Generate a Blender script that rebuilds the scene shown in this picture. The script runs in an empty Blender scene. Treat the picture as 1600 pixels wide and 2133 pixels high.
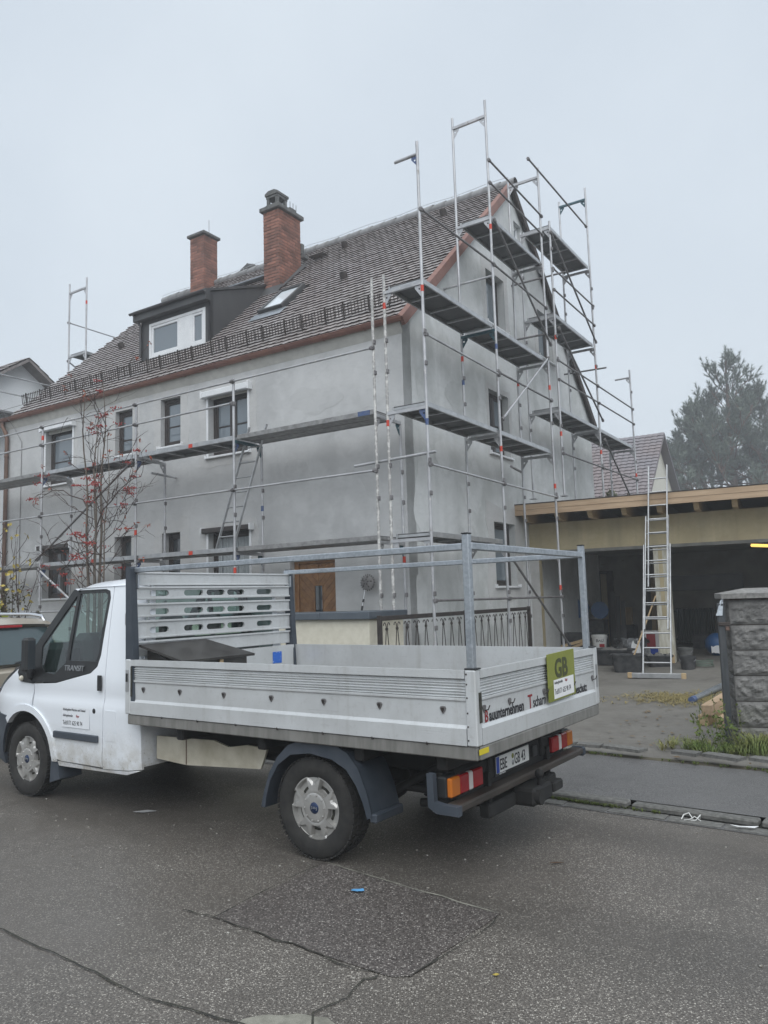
import bpy, bmesh, math, random
from mathutils import Vector, Matrix
random.seed(7)
R = math.radians
C = bpy.context.scene.collection
SC = bpy.context.scene

# ------------------------------------------------------------------ camera
cam_d = bpy.data.cameras.new('camera'); cam = bpy.data.objects.new('camera', cam_d); C.objects.link(cam)
PITCH, ROLL, CAMH = 0.1116, -0.0302, 1.7778
_f = Vector((0, math.cos(PITCH), math.sin(PITCH))); _u0 = Vector((0, -math.sin(PITCH), math.cos(PITCH))); _r0 = Vector((1, 0, 0))
_r = math.cos(ROLL)*_r0 + math.sin(ROLL)*_u0; _u = -math.sin(ROLL)*_r0 + math.cos(ROLL)*_u0
cam.matrix_world = Matrix(((_r.x, _u.x, -_f.x, 0), (_r.y, _u.y, -_f.y, 0), (_r.z, _u.z, -_f.z, CAMH), (0, 0, 0, 1)))
cam_d.sensor_fit = 'VERTICAL'; cam_d.sensor_height = 36; cam_d.lens = 1613.6/2133*36
cam_d.clip_start = .05; cam_d.clip_end = 600
SC.camera = cam

# ------------------------------------------------------------------ sky, sun, exposure
SUN_DIR = Vector((.06, -.64, .94)).normalized()
SUN_EL = math.asin(SUN_DIR.z); SUN_AZ = math.atan2(SUN_DIR.x, SUN_DIR.y)
w = bpy.data.worlds.new('World'); SC.world = w; w.use_nodes = True
nt = w.node_tree; nt.nodes.clear()
sky = nt.nodes.new('ShaderNodeTexSky'); sky.sky_type = 'NISHITA'; sky.sun_disc = False
sky.sun_elevation = SUN_EL; sky.sun_rotation = SUN_AZ; sky.dust_density = 6; sky.air_density = 1.5
mx = nt.nodes.new('ShaderNodeMix'); mx.data_type = 'RGBA'; mx.inputs[0].default_value = .93
mx.inputs[7].default_value = (4.15, 4.72, 5.32, 1)        # closed fog cover over the whole dome
bg = nt.nodes.new('ShaderNodeBackground'); bg.inputs[1].default_value = .1
ow = nt.nodes.new('ShaderNodeOutputWorld')
_tc = nt.nodes.new('ShaderNodeTexCoord'); _ns = nt.nodes.new('ShaderNodeTexNoise'); _ns.inputs['Scale'].default_value = 2.2; _ns.inputs['Detail'].default_value = 4
_mr = nt.nodes.new('ShaderNodeMapRange'); _mr.inputs[1].default_value = .3; _mr.inputs[2].default_value = .7
_mc = nt.nodes.new('ShaderNodeMix'); _mc.data_type = 'RGBA'; _mc.inputs[6].default_value = (3.80, 4.28, 4.82, 1); _mc.inputs[7].default_value = (4.50, 4.96, 5.42, 1)   # drifting fog, uneven by a few percent
nt.links.new(_tc.outputs['Generated'], _ns.inputs['Vector']); nt.links.new(_ns.outputs['Fac'], _mr.inputs[0]); nt.links.new(_mr.outputs[0], _mc.inputs[0]); nt.links.new(_mc.outputs[2], mx.inputs[7])
nt.links.new(sky.outputs[0], mx.inputs[6]); nt.links.new(mx.outputs[2], bg.inputs[0]); nt.links.new(bg.outputs[0], ow.inputs[0])
sun_d = bpy.data.lights.new('sun', 'SUN'); sun_d.energy = 1.5; sun_d.angle = R(75); sun_d.color = (.955, .985, 1)
sun = bpy.data.objects.new('sun', sun_d); C.objects.link(sun)
sun.rotation_euler = SUN_DIR.to_track_quat('Z', 'Y').to_euler(); sun.location = (0, 0, 30)
SC.view_settings.view_transform = 'Standard'; SC.view_settings.look = 'None'
SC.view_settings.exposure = 0.74; SC.view_settings.gamma = 1; SC.view_settings.use_curve_mapping = False
HAZE = .0030
SC.render.engine = 'CYCLES'
SC.cycles.use_denoising = True; SC.cycles.max_bounces = 8; SC.cycles.volume_bounces = 2; SC.cycles.transparent_max_bounces = 12
SC.cycles.caustics_reflective = False; SC.cycles.caustics_refractive = False

# ------------------------------------------------------------------ frames of reference
def frame(x, y, a, z=0): return Matrix.Translation((x, y, z)) @ Matrix.Rotation(a, 4, 'Z')
F_H = frame(.3935, 12.8799, 2.5698 - math.pi)     # house: X along the facade to the gable, Y into the house
F_T = frame(-.0047, 6.3513, 2.5307)               # truck: X forward, Y to its left
F_G = frame(2.8284, 16.6642, -.4717)              # garage: X along its front, Y into it
F_S = frame(1.24, 7.09, -.645)                    # street: X along the kerb, Y towards the house
F_W = Matrix.Identity(4)

# ------------------------------------------------------------------ mesh builder
class MB:
    def __init__(s): s.v = []; s.f = []; s.mi = []; s.sm = []
    def add(s, vs, fs, mi=0, smooth=False):
        o = len(s.v); s.v += [tuple(v) for v in vs]
        for f in fs: s.f.append([o+i for i in f]); s.mi.append(mi); s.sm.append(smooth)
        return s
    def box(s, a, b, mi=0, M=None):
        (x0, y0, z0), (x1, y1, z1) = a, b
        vs = [Vector(p) for p in ((x0,y0,z0),(x1,y0,z0),(x1,y1,z0),(x0,y1,z0),(x0,y0,z1),(x1,y0,z1),(x1,y1,z1),(x0,y1,z1))]
        if M: vs = [M @ v for v in vs]
        return s.add(vs, [(0,3,2,1),(4,5,6,7),(0,1,5,4),(1,2,6,5),(2,3,7,6),(3,0,4,7)], mi)
    def cbox(s, a, b, c=.006, mi=0, M=None):           # box with chamfered edges
        a = Vector(a); b = Vector(b); m = (a+b)/2; h = (b-a)/2
        c = min(c, *(abs(k)*.45 for k in h))
        vs = []; idx = {}
        for sx in (-1,1):
            for sy in (-1,1):
                for sz in (-1,1):
                    for ax in range(3):
                        p = Vector((sx*h.x, sy*h.y, sz*h.z)); sg = (sx,sy,sz)
                        for k in range(3):
                            if k != ax: p[k] -= sg[k]*c
                        idx[(sx,sy,sz,ax)] = len(vs); q = m+p; vs.append(M @ q if M else q)
        I = lambda sg, ax: idx[(*sg, ax)]
        fs = []
        for ax in range(3):
            u, v = [(1,2),(2,0),(0,1)][ax]
            for sg in (-1,1):
                q = []
                for (su,sv) in ((-1,-1),(1,-1),(1,1),(-1,1)):
                    t=[0,0,0]; t[ax]=sg; t[u]=su; t[v]=sv; q.append(I(t,ax))
                fs.append(q if sg>0 else q[::-1])
        for ax in range(3):
            u, v = [(1,2),(2,0),(0,1)][ax]
            for su in (-1,1):
                for sv in (-1,1):
                    t0=[0,0,0]; t0[ax]=-1; t0[u]=su; t0[v]=sv; t1=list(t0); t1[ax]=1
                    q=[I(t0,u),I(t1,u),I(t1,v),I(t0,v)]
                    fs.append(q if su*sv<0 else q[::-1])
        for sx in (-1,1):
            for sy in (-1,1):
                for sz in (-1,1):
                    q=[I((sx,sy,sz),k) for k in range(3)]
                    fs.append(q if sx*sy*sz>0 else q[::-1])
        return s.add(vs, fs, mi)
    def tube(s, p, q, r, n=8, mi=0, r2=None, caps=True):
        p = Vector(p); q = Vector(q); d = (q-p)
        if d.length < 1e-6: return s
        d.normalize(); a = d.orthogonal().normalized(); b = d.cross(a); r2 = r if r2 is None else r2
        ring = [(math.cos(2*math.pi*i/n), math.sin(2*math.pi*i/n)) for i in range(n)]
        v0 = [p+(a*c+b*k)*r for c,k in ring]; v1 = [q+(a*c+b*k)*r2 for c,k in ring]
        s.add(v0+v1, [(i,(i+1)%n,n+(i+1)%n,n+i) for i in range(n)], mi, True)
        if caps: s.add(v0+v1, [tuple(range(n))[::-1], tuple(range(n,2*n))], mi)
        return s
    def path(s, pts, r, n=6, mi=0, closed=False, rs=None):
        P = [Vector(p) for p in pts]; m = len(P); vs = []; a = None
        for i in range(m):
            t = (P[(i+1)%m]-P[i-1]) if closed else (P[min(i+1,m-1)]-P[max(i-1,0)])
            t.normalize()
            a = t.orthogonal().normalized() if a is None else (a - t*a.dot(t)).normalized()
            b = t.cross(a); rr = rs[i] if rs else r
            vs += [P[i]+(a*math.cos(2*math.pi*k/n)+b*math.sin(2*math.pi*k/n))*rr for k in range(n)]
        fs = []
        for i in range(m if closed else m-1):
            j = (i+1) % m
            fs += [(i*n+k, i*n+(k+1)%n, j*n+(k+1)%n, j*n+k) for k in range(n)]
        s.add(vs, fs, mi, True)
        if not closed: s.add(vs[:n]+vs[-n:], [tuple(range(n))[::-1], tuple(range(n,2*n))], mi)
        return s
    def prism(s, poly, ax, a, b, mi=0, M=None, smooth=False):   # poly in the two other axes, extruded along ax from a to b
        def P(u,v,t): return Vector((t,u,v) if ax=='x' else (u,t,v) if ax=='y' else (u,v,t))
        n = len(poly); v0=[P(u,v,a) for u,v in poly]; v1=[P(u,v,b) for u,v in poly]
        if M: v0=[M@x for x in v0]; v1=[M@x for x in v1]
        s.add(v0+v1, [tuple(range(n))[::-1], tuple(range(n,2*n))], mi)
        return s.add(v0+v1, [(i,(i+1)%n,n+(i+1)%n,n+i) for i in range(n)], mi, smooth)
    def lathe(s, prof, n=24, M=None, mi=0, smooth=True):        # prof (r, h) about local Z
        vs=[]; m=len(prof)
        for i in range(n):
            c,k=math.cos(2*math.pi*i/n),math.sin(2*math.pi*i/n)
            for r,h in prof:
                p=Vector((r*c,r*k,h)); vs.append(M@p if M else p)
        fs=[]
        for i in range(n):
            j=(i+1)%n
            for q in range(m-1): fs.append((i*m+q,j*m+q,j*m+q+1,i*m+q+1))
        return s.add(vs,fs,mi,smooth)
    def ball(s, c, r, n=6, m=4, mi=0, sq=(1,1,1)):
        prof=[(max(1e-4,math.sin(math.pi*i/m))*r, -math.cos(math.pi*i/m)*r) for i in range(m+1)]
        M=Matrix.Translation(c)@Matrix.Diagonal((*sq,1)); return s.lathe(prof,n,M,mi)
    def grid(s, fn, nu, nv, mi=0, smooth=True, flip=False):
        vs=[fn(i/nu,j/nv) for i in range(nu+1) for j in range(nv+1)]
        fs=[]
        for i in range(nu):
            for j in range(nv):
                q=(i*(nv+1)+j,(i+1)*(nv+1)+j,(i+1)*(nv+1)+j+1,i*(nv+1)+j+1); fs.append(q[::-1] if flip else q)
        return s.add(vs,fs,mi,smooth)
    def xform(s, M, i0=0):
        s.v=[tuple(M@Vector(v)) if i>=i0 else v for i,v in enumerate(s.v)]; return s
    def mesh(s, name, mats):
        me=bpy.data.meshes.new(name); me.from_pydata(s.v,[],s.f)
        me.polygons.foreach_set('material_index',s.mi); me.polygons.foreach_set('use_smooth',s.sm)
        for m in (mats if isinstance(mats,(list,tuple)) else [mats]): me.materials.append(m)
        me.update(); return me
    def build(s, name, mats, parent=None, F=None, smooth_angle=None):
        me=s.mesh(name,mats)
        if smooth_angle:
            bm=bmesh.new(); bm.from_mesh(me); bmesh.ops.remove_doubles(bm,verts=bm.verts,dist=1e-5); bm.to_mesh(me); bm.free()
            me.polygons.foreach_set('use_smooth',[True]*len(me.polygons)); me.set_sharp_from_angle(angle=R(smooth_angle))
        return link(name,me,parent,F)

def link(name, me, parent=None, F=None):
    o=bpy.data.objects.new(name,me); C.objects.link(o)
    if parent: o.parent=parent
    if F is not None: (setattr(o,'matrix_local',F) if parent else setattr(o,'matrix_world',F))
    return o
def tag(o, label=None, cat=None, group=None, kind=None):
    for k,v in (('label',label),('category',cat),('group',group),('kind',kind)):
        if v: o[k]=v
    return o
def thing(name, label, cat, F, group=None):
    o=bpy.data.objects.new(name,None); C.objects.link(o); o.matrix_world=F; o.empty_display_size=.2
    return tag(o,label,cat,group)
def L(x,y,z=0,a=0): return Matrix.Translation((x,y,z))@Matrix.Rotation(a,4,'Z')

def fill(loops, P, solid=None):
    """flat polygon with holes; loops of 2-D points, P maps (u,v)->3-D; solid = offset vector for thickness. returns (verts, faces)"""
    bm=bmesh.new()
    for lp in loops:
        vs=[bm.verts.new((u,v,0)) for u,v in lp]
        for i in range(len(vs)): bm.edges.new((vs[i],vs[(i+1)%len(vs)]))
    bmesh.ops.triangle_fill(bm,use_beauty=True,use_dissolve=False,edges=bm.edges[:],normal=(0,0,1))
    bm.normal_update()
    for f in bm.faces:
        if f.normal.z<0: f.normal_flip()
    bm.verts.index_update(); vs=[v.co.copy() for v in bm.verts]; fs=[[v.index for v in f.verts] for f in bm.faces]
    be=[]
    for e in bm.edges:
        if len(e.link_faces)==1:
            l=e.link_loops[0] if hasattr(e,'link_loops') else None
            f=e.link_faces[0]
            for lo in f.loops:
                if lo.edge==e: be.append((lo.vert.index,lo.link_loop_next.vert.index))
    bm.free()
    pts=[Vector(P(v.x,v.y)) for v in vs]
    if solid is None: return pts,fs
    n=len(pts); S=Vector(solid); pts2=pts+[p+S for p in pts]
    F2=list(fs)+[[n+i for i in f][::-1] for f in fs]+[[b,a,n+a,n+b] for a,b in be]
    return pts2,F2

def clip(poly, a, b, c):           # keep a*u+b*v<=c
    out=[]
    for i in range(len(poly)):
        p,q=poly[i],poly[(i+1)%len(poly)]; dp=a*p[0]+b*p[1]-c; dq=a*q[0]+b*q[1]-c
        if dp<=0: out.append(p)
        if dp*dq<0:
            t=dp/(dp-dq); out.append((p[0]+t*(q[0]-p[0]),p[1]+t*(q[1]-p[1])))
    return out
def arc(cx,cz,r,a0,a1,n): return [(cx+r*math.cos(R(a0+(a1-a0)*i/n)), cz+r*math.sin(R(a0+(a1-a0)*i/n))) for i in range(n+1)]
def rect(x0,x1,z0,z1): return [(x0,z0),(x1,z0),(x1,z1),(x0,z1)]
def slot(x0,x1,z0,z1,n=4):
    r=(z1-z0)/2; cz=(z0+z1)/2
    return arc(x1-r,cz,r,-90,90,n)+arc(x0+r,cz,r,90,270,n)
_fc={}
def letters(text, size, mat, parent, M, name='lettering', ext=.0008, sx=1., bold=0., align='LEFT', F=None):
    cu=bpy.data.curves.new('t','FONT'); cu.body=text; cu.size=size; cu.extrude=ext; cu.offset=bold*size; cu.align_x=align; cu.resolution_u=3
    o=bpy.data.objects.new('t',cu); C.objects.link(o)
    me=bpy.data.meshes.new_from_object(o.evaluated_get(bpy.context.evaluated_depsgraph_get())); bpy.data.objects.remove(o); bpy.data.curves.remove(cu)
    me.transform(M@Matrix.Diagonal((sx,1,1,1))); me.materials.clear(); me.materials.append(mat); me.name=name
    return link(name,me,parent,F)
def axes(o, x, y):                 # matrix from origin, x dir and y dir
    x=Vector(x).normalized(); y=Vector(y).normalized(); z=x.cross(y)
    return Matrix(((x.x,y.x,z.x,o[0]),(x.y,y.y,z.y,o[1]),(x.z,y.z,z.z,o[2]),(0,0,0,1)))

# ------------------------------------------------------------------ materials
def lin(*c):
    return tuple(((x/255)/12.92 if x/255<=.04045 else ((x/255+.055)/1.055)**2.4) for x in c)
class NT:
    def __init__(s,name):
        s.m=bpy.data.materials.new(name); s.m.use_nodes=True; s.t=s.m.node_tree; s.n=s.t.nodes; s.b=s.n['Principled BSDF']
    def new(s,t,**k):
        n=s.n.new(t)
        for a,v in k.items(): setattr(n,a,v)
        return n
    def ln(s,a,b): s.t.links.new(a,b)
    def co(s,stretch=None,world=False):
        tc=s.new('ShaderNodeTexCoord'); o=tc.outputs['Object']
        if world: o=s.new('ShaderNodeNewGeometry').outputs['Position']
        if stretch:
            m=s.new('ShaderNodeMapping'); m.inputs['Scale'].default_value=stretch; s.ln(o,m.inputs[0]); o=m.outputs[0]
        return o
    def noise(s,co,sc,det=5,rough=.55,dist=0):
        n=s.new('ShaderNodeTexNoise'); n.inputs['Scale'].default_value=sc; n.inputs['Detail'].default_value=det; n.inputs['Roughness'].default_value=rough; n.inputs['Distortion'].default_value=dist
        s.ln(co,n.inputs['Vector']); return n.outputs['Fac']
    def ramp(s,fac,lo,hi,a=0.,b=1.):
        r=s.new('ShaderNodeMapRange'); r.inputs[1].default_value=lo; r.inputs[2].default_value=hi; r.inputs[3].default_value=a; r.inputs[4].default_value=b
        s.ln(fac,r.inputs[0]); return r.outputs[0]
    def mix(s,fac,a,b,mode='MIX'):
        m=s.new('ShaderNodeMix'); m.data_type='RGBA'; m.blend_type=mode
        for i,v in ((0,fac),(6,a),(7,b)):
            if isinstance(v,(int,float)): m.inputs[i].default_value=v
            elif isinstance(v,tuple): m.inputs[i].default_value=(*v[:3],1)
            else: s.ln(v,m.inputs[i])
        return m.outputs[2]
    def math(s,op,a,b=0.):
        m=s.new('ShaderNodeMath'); m.operation=op
        for i,v in ((0,a),(1,b)):
            if isinstance(v,(int,float)): m.inputs[i].default_value=v
            else: s.ln(v,m.inputs[i])
        return m.outputs[0]
    def bump(s,h,st,dist=.01):
        b=s.new('ShaderNodeBump'); b.inputs['Strength'].default_value=st; b.inputs['Distance'].default_value=dist
        s.ln(h,b.inputs['Height']); s.ln(b.outputs[0],s.b.inputs['Normal'])
    def col(s,c):
        if isinstance(c,tuple): s.b.inputs['Base Color'].default_value=(*c[:3],1)
        else: s.ln(c,s.b.inputs['Base Color'])
    def set(s,**k):
        for a,v in k.items():
            i=s.b.inputs[a.replace('_',' ')]
            if isinstance(v,(int,float)): i.default_value=v
            elif isinstance(v,tuple): i.default_value=(*v,1)
            else: s.ln(v,i)
        return s
def pm(name,c1,c2=None,sc=6,rough=.7,r2=None,metal=0,bump=0,bsc=60,rnd=0,det=6,spec=.5,stretch=None,lo=.35,hi=.65,bdist=.01,world=False,coat=0):
    t=NT(name); co=t.co(stretch,world); c=c1
    if c2 is not None:
        f=t.ramp(t.noise(co,sc,det),lo,hi); c=t.mix(f,c1,c2)
        if r2 is not None: t.set(Roughness=t.ramp(f,0,1,rough,r2))
    if rnd:
        oi=t.new('ShaderNodeObjectInfo'); h=t.new('ShaderNodeHueSaturation'); t.ln(t.ramp(oi.outputs['Random'],0,1,1-rnd,1+rnd),h.inputs['Value'])
        if isinstance(c,tuple): h.inputs['Color'].default_value=(*c,1)
        else: t.ln(c,h.inputs['Color'])
        c=h.outputs[0]
    t.col(c)
    if r2 is None or c2 is None: t.set(Roughness=rough)
    t.set(Metallic=metal); t.b.inputs['Specular IOR Level'].default_value=spec
    if coat: t.b.inputs['Coat Weight'].default_value=coat; t.b.inputs['Coat Roughness'].default_value=.06
    if bump: t.bump(t.noise(t.co(None,world),bsc,4),bump,bdist)
    return t.m
def emis(name,c,st):
    t=NT(name); t.col(c); t.b.inputs['Emission Color'].default_value=(*c,1); t.b.inputs['Emission Strength'].default_value=st; return t.m
def glass(name,tint,mixmin=.06,mixmax=.75,rough=.02):
    t=NT(name); t.n.remove(t.b); out=t.n['Material Output']
    g=t.new('ShaderNodeBsdfGlossy'); g.inputs['Roughness'].default_value=rough; g.inputs['Color'].default_value=(.95,.97,1,1)
    tr=t.new('ShaderNodeBsdfTransparent'); tr.inputs[0].default_value=(*tint,1)
    fr=t.new('ShaderNodeFresnel'); fr.inputs[0].default_value=1.5
    ms=t.new('ShaderNodeMixShader'); gb=t.new('ShaderNodeNewGeometry'); t.ln(t.math('MULTIPLY',t.ramp(fr.outputs[0],0,1,mixmin,mixmax),t.math('SUBTRACT',1.,gb.outputs['Backfacing'])),ms.inputs[0]); t.ln(tr.outputs[0],ms.inputs[1]); t.ln(g.outputs[0],ms.inputs[2]); t.ln(ms.outputs[0],out.inputs[0])
    return t.m
M={}
def asphalt(name,base,stone,dens=.62,wet=.5,sc=120,tracks=False):
    t=NT(name); co=t.co(None,True)
    big=t.noise(co,.55,5); mid=t.noise(co,6,5); fine=t.noise(co,90,3,.7)
    v=t.new('ShaderNodeTexVoronoi'); v.inputs['Scale'].default_value=sc; t.ln(co,v.inputs['Vector'])
    sep=t.new('ShaderNodeSeparateColor'); t.ln(v.outputs['Color'],sep.inputs[0])
    cell=t.ramp(sep.outputs[0],dens,.99); core=t.ramp(v.outputs['Distance'],.62,.2)
    sp=t.math('MULTIPLY',t.math('MULTIPLY',cell,cell),core)
    c=t.mix(t.ramp(fine,.38,.62),tuple(k*.38 for k in base),tuple(k*1.7 for k in base))
    c=t.mix(t.ramp(mid,.35,.7,.0,.5),c,tuple(k*.75 for k in base))
    c=t.mix(sp,c,stone)
    dark=t.ramp(big,.40,.66); c=t.mix(t.math('MULTIPLY',dark,.45),c,tuple(k*.50 for k in base)); oil=t.ramp(t.noise(co,1.7,4,.5,.6),.62,.74); c=t.mix(t.math('MULTIPLY',oil,.35),c,tuple(k*.35 for k in base)); pale=t.ramp(t.noise(t.co((.5,.5,.5),True),1.1,5,.6),.50,.74); c=t.mix(t.math('MULTIPLY',pale,.30),c,tuple(min(1,k*1.9) for k in base))
    if tracks:                                   # two tyre-polished lanes along the street, ragged at the edges
        sy=t.new('ShaderNodeSeparateXYZ'); t.ln(t.co(),sy.inputs[0]); wob=t.math('MULTIPLY',t.math('SUBTRACT',t.noise(t.co((.5,1.4,1)),1.3,5,.65),.5),1.1); yy=t.math('ADD',sy.outputs[1],wob)
        tk=t.math('MAXIMUM',t.ramp(t.math('ABSOLUTE',t.math('ADD',yy,2.35)),.42,.12),t.ramp(t.math('ABSOLUTE',t.math('ADD',yy,.75)),.40,.10)); c=t.mix(t.math('MULTIPLY',tk,.34),c,tuple(k*.42 for k in base))
    t.col(c); t.set(Roughness=t.ramp(dark,0,1,.52,wet)); t.b.inputs['Specular IOR Level'].default_value=.4
    t.bump(t.math('ADD',fine,t.math('MULTIPLY',sep.outputs[1],.6)),.34,.005); return t.m
M['road']=asphalt('road_asphalt',(.110,.098,.086),(.62,.58,.51),.42,.28,118,True)
M['patch']=asphalt('patch_asphalt',(.086,.075,.069),(.58,.54,.49),.50,.34,112)
M['walk']=asphalt('pavement_asphalt',(.128,.125,.123),(.26,.26,.255),.7,.5,150)
M['crack']=pm('crack_dirt',(.018,.018,.016),(.05,.048,.035),30,.95)
M['spill']=pm('cement_spill',(.26,.25,.21),(.15,.145,.12),14,.9)
M['kerbstone']=pm('kerb_stone',(.165,.16,.15),(.09,.09,.082),22,.85,rnd=.18,bump=.4,bsc=70)
M['soil']=pm('soil',(.055,.045,.032),(.09,.08,.05),9,.95,bump=.5,bsc=40)
def concrete(name,a,b,c,streak=None):
    t=NT(name); co=t.co(None,True)
    f=t.ramp(t.noise(co,.9,6,.6),.38,.64); g=t.ramp(t.noise(co,7,6,.65),.35,.7); h=t.noise(co,70,4,.7)
    x=t.mix(f,a,b); x=t.mix(t.math('MULTIPLY',g,.55),x,c); x=t.mix(t.ramp(h,.3,.75,0,.45),x,tuple(k*.6 for k in a))
    t.col(x); t.set(Roughness=t.ramp(f,0,1,.75,.92)); t.bump(t.math('ADD',h,g),.4,.012); return t.m
M['drive']=concrete('driveway_concrete',(.175,.165,.145),(.11,.10,.088),(.21,.20,.18))
def plaster(name,a,b,c,streak=.0,green=None):
    t=NT(name); co=t.co()
    f=t.ramp(t.noise(co,.5,7,.58,.5),.38,.62); g=t.ramp(t.noise(co,2.1,7,.62,.3),.46,.62); h=t.noise(co,45,4,.6); tr=t.ramp(t.noise(t.co((1,1,2.6)),3.4,6,.7,1.2),.50,.60)
    x=t.mix(f,a,b); x=t.mix(t.math('MULTIPLY',g,.5),x,c)
    if streak:
        s1=t.ramp(t.noise(t.co((2.2,2.2,.16)),1.6,5,.6),.44,.68); x=t.mix(t.math('MULTIPLY',s1,streak),x,green or tuple(k*.6 for k in a))
        s2=t.ramp(t.noise(t.co((3,3,.25)),.9,5,.6),.55,.75); x=t.mix(t.math('MULTIPLY',s2,streak*.8),x,tuple(min(1,k*1.7) for k in a))
    x=t.mix(t.math('MULTIPLY',tr,.16),x,tuple(k*.62 for k in a)); x=t.mix(t.ramp(h,.3,.8,0,.20),x,tuple(k*.7 for k in a))
    t.col(x); t.set(Roughness=.9); t.bump(h,.12,.004); return t.m
M['render_front']=plaster('cement_render_facade',(.56,.56,.555),(.45,.452,.45),(.62,.62,.615),.09)
M['render_gable']=plaster('cement_render_gable',(.66,.668,.66),(.46,.472,.458),(.73,.735,.735),.24,(.38,.395,.37))
M['patch_light']=plaster('fresh_filler',(.56,.555,.545),(.49,.485,.475),(.60,.595,.585))
M['cream']=pm('cream_render',(.70,.66,.55),(.63,.59,.48),12,.9,bump=.25,bsc=90)
M['cream_eave']=pm('eave_paint',(.56,.55,.51),(.46,.45,.42),5,.75)
M['soffit']=pm('soffit_board',(.40,.39,.37),(.32,.31,.30),6,.8)
M['white']=pm('white_pvc',(.78,.79,.80),(.70,.71,.72),4,.35)
M['darkframe']=pm('dark_brown_frame',(.028,.022,.020),(.045,.036,.032),8,.45)
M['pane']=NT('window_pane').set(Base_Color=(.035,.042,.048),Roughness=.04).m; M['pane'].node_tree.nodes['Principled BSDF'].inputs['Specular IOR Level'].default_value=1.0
M['pane_light']=NT('window_pane_painted_sky').set(Base_Color=(.17,.20,.225),Roughness=.04).m; M['pane_light'].node_tree.nodes['Principled BSDF'].inputs['Specular IOR Level'].default_value=1.0  # paler base colour has the sky's reflection painted into the pane
M['curtain']=pm('net_curtain',(.42,.45,.46),(.20,.22,.23),20,.6,stretch=(8,8,.3))
def tilemat():
    t=NT('roof_tile'); co=t.co(None,True)
    f=t.ramp(t.noise(co,1.1,5),.35,.68); g=t.ramp(t.noise(co,14,5,.65),.40,.68)
    x=t.mix(f,(.225,.185,.172),(.34,.305,.295)); x=t.mix(t.math('MULTIPLY',g,.6),x,(.47,.445,.44)); mo=t.ramp(t.noise(co,.8,5,.6),.58,.72); x=t.mix(t.math('MULTIPLY',mo,.5),x,(.12,.105,.085))
    oi=t.new('ShaderNodeObjectInfo'); h=t.new('ShaderNodeHueSaturation'); t.ln(t.ramp(oi.outputs['Random'],0,1,.8,1.15),h.inputs['Value']); t.ln(x,h.inputs['Color'])
    t.col(h.outputs[0]); t.set(Roughness=.40); t.b.inputs['Specular IOR Level'].default_value=.8; t.bump(t.noise(co,80,3),.3,.004); return t.m
M['tile']=tilemat()
M['tile_edge']=pm('tile_edge_shade',(.040,.030,.027),(.065,.05,.044),12,.85,world=True)  # dark colour paints the shadow lines between tile rows onto the front edges
M['tile_red']=pm('red_tile',(.215,.180,.180),(.20,.195,.215),.45,.75,world=True)
M['underlay']=pm('roof_underlay',(.05,.045,.04),None,rough=.9)
M['ridge']=pm('ridge_tile',(.17,.165,.165),(.25,.25,.25),5,.6,rnd=.1)
M['brick']=pm('chimney_brick',(.30,.135,.095),(.17,.085,.065),3.5,.85,rnd=.30,bump=.3,bsc=60,world=True)
M['mortar']=pm('mortar',(.20,.155,.13),(.13,.11,.095),10,.95)
M['capstone']=pm('cap_concrete',(.15,.15,.145),(.085,.088,.085),9,.9,bump=.3,bsc=50)
M['sheet']=pm('grey_sheet_metal',(.055,.055,.057),(.075,.074,.074),2,.5,metal=.2)
M['copper']=pm('copper',(.29,.15,.115),(.22,.115,.095),3,.5,metal=.45)
M['copper_old']=pm('aged_copper',(.125,.085,.068),(.20,.12,.09),2.5,.55,metal=.4,stretch=(1,1,.4))
M['iron']=pm('dark_iron',(.035,.030,.028),(.06,.048,.042),12,.7,metal=.3)
def galva(name,a,b,rough=.38,metal=.85):
    t=NT(name); co=t.co(None,True)
    v=t.new('ShaderNodeTexVoronoi'); v.inputs['Scale'].default_value=55; t.ln(co,v.inputs['Vector']); sep=t.new('ShaderNodeSeparateColor'); t.ln(v.outputs['Color'],sep.inputs[0])
    n=t.noise(co,5,5); x=t.mix(t.math('MULTIPLY',sep.outputs[0],.8),a,b); x=t.mix(t.ramp(n,.5,.75,0,.5),x,tuple(k*.6 for k in a))
    t.col(x); t.set(Metallic=metal,Roughness=t.ramp(n,.3,.7,rough-.06,rough+.15)); return t.m
M['galva']=galva('galvanised_steel',(.36,.39,.42),(.50,.53,.56))
def scafmat():
    t=NT('scaffold_tube'); co=t.co(None,True)
    n=t.ramp(t.noise(co,3,6),.4,.66); x=t.mix(n,(.50,.50,.51),(.36,.36,.37))
    sp=t.ramp(t.noise(co,22,5,.7),.60,.66); x=t.mix(sp,x,(.66,.64,.60)); du=t.ramp(t.noise(co,9,5,.7),.62,.70); x=t.mix(t.math('MULTIPLY',du,.7),x,(.20,.175,.15))
    t.col(x); t.set(Metallic=.5,Roughness=t.ramp(sp,0,1,.42,.85)); return t.m
M['scaf']=scafmat()
M['scaf_dark']=pm('rusty_tube',(.16,.15,.15),(.25,.24,.24),9,.55,metal=.6,world=True)
M['scaf_white']=pm('paint_spattered_tube',(.62,.61,.58),(.36,.35,.34),14,.6,metal=.25,world=True,lo=.42,hi=.55)
M['alu']=pm('aluminium',(.50,.505,.51),(.38,.385,.39),8,.42,metal=.75,world=True)
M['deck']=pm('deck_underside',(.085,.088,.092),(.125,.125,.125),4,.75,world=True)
M['steel_edge']=pm('steel_plank',(.22,.215,.21),(.34,.335,.33),10,.55,metal=.55,world=True)
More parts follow.
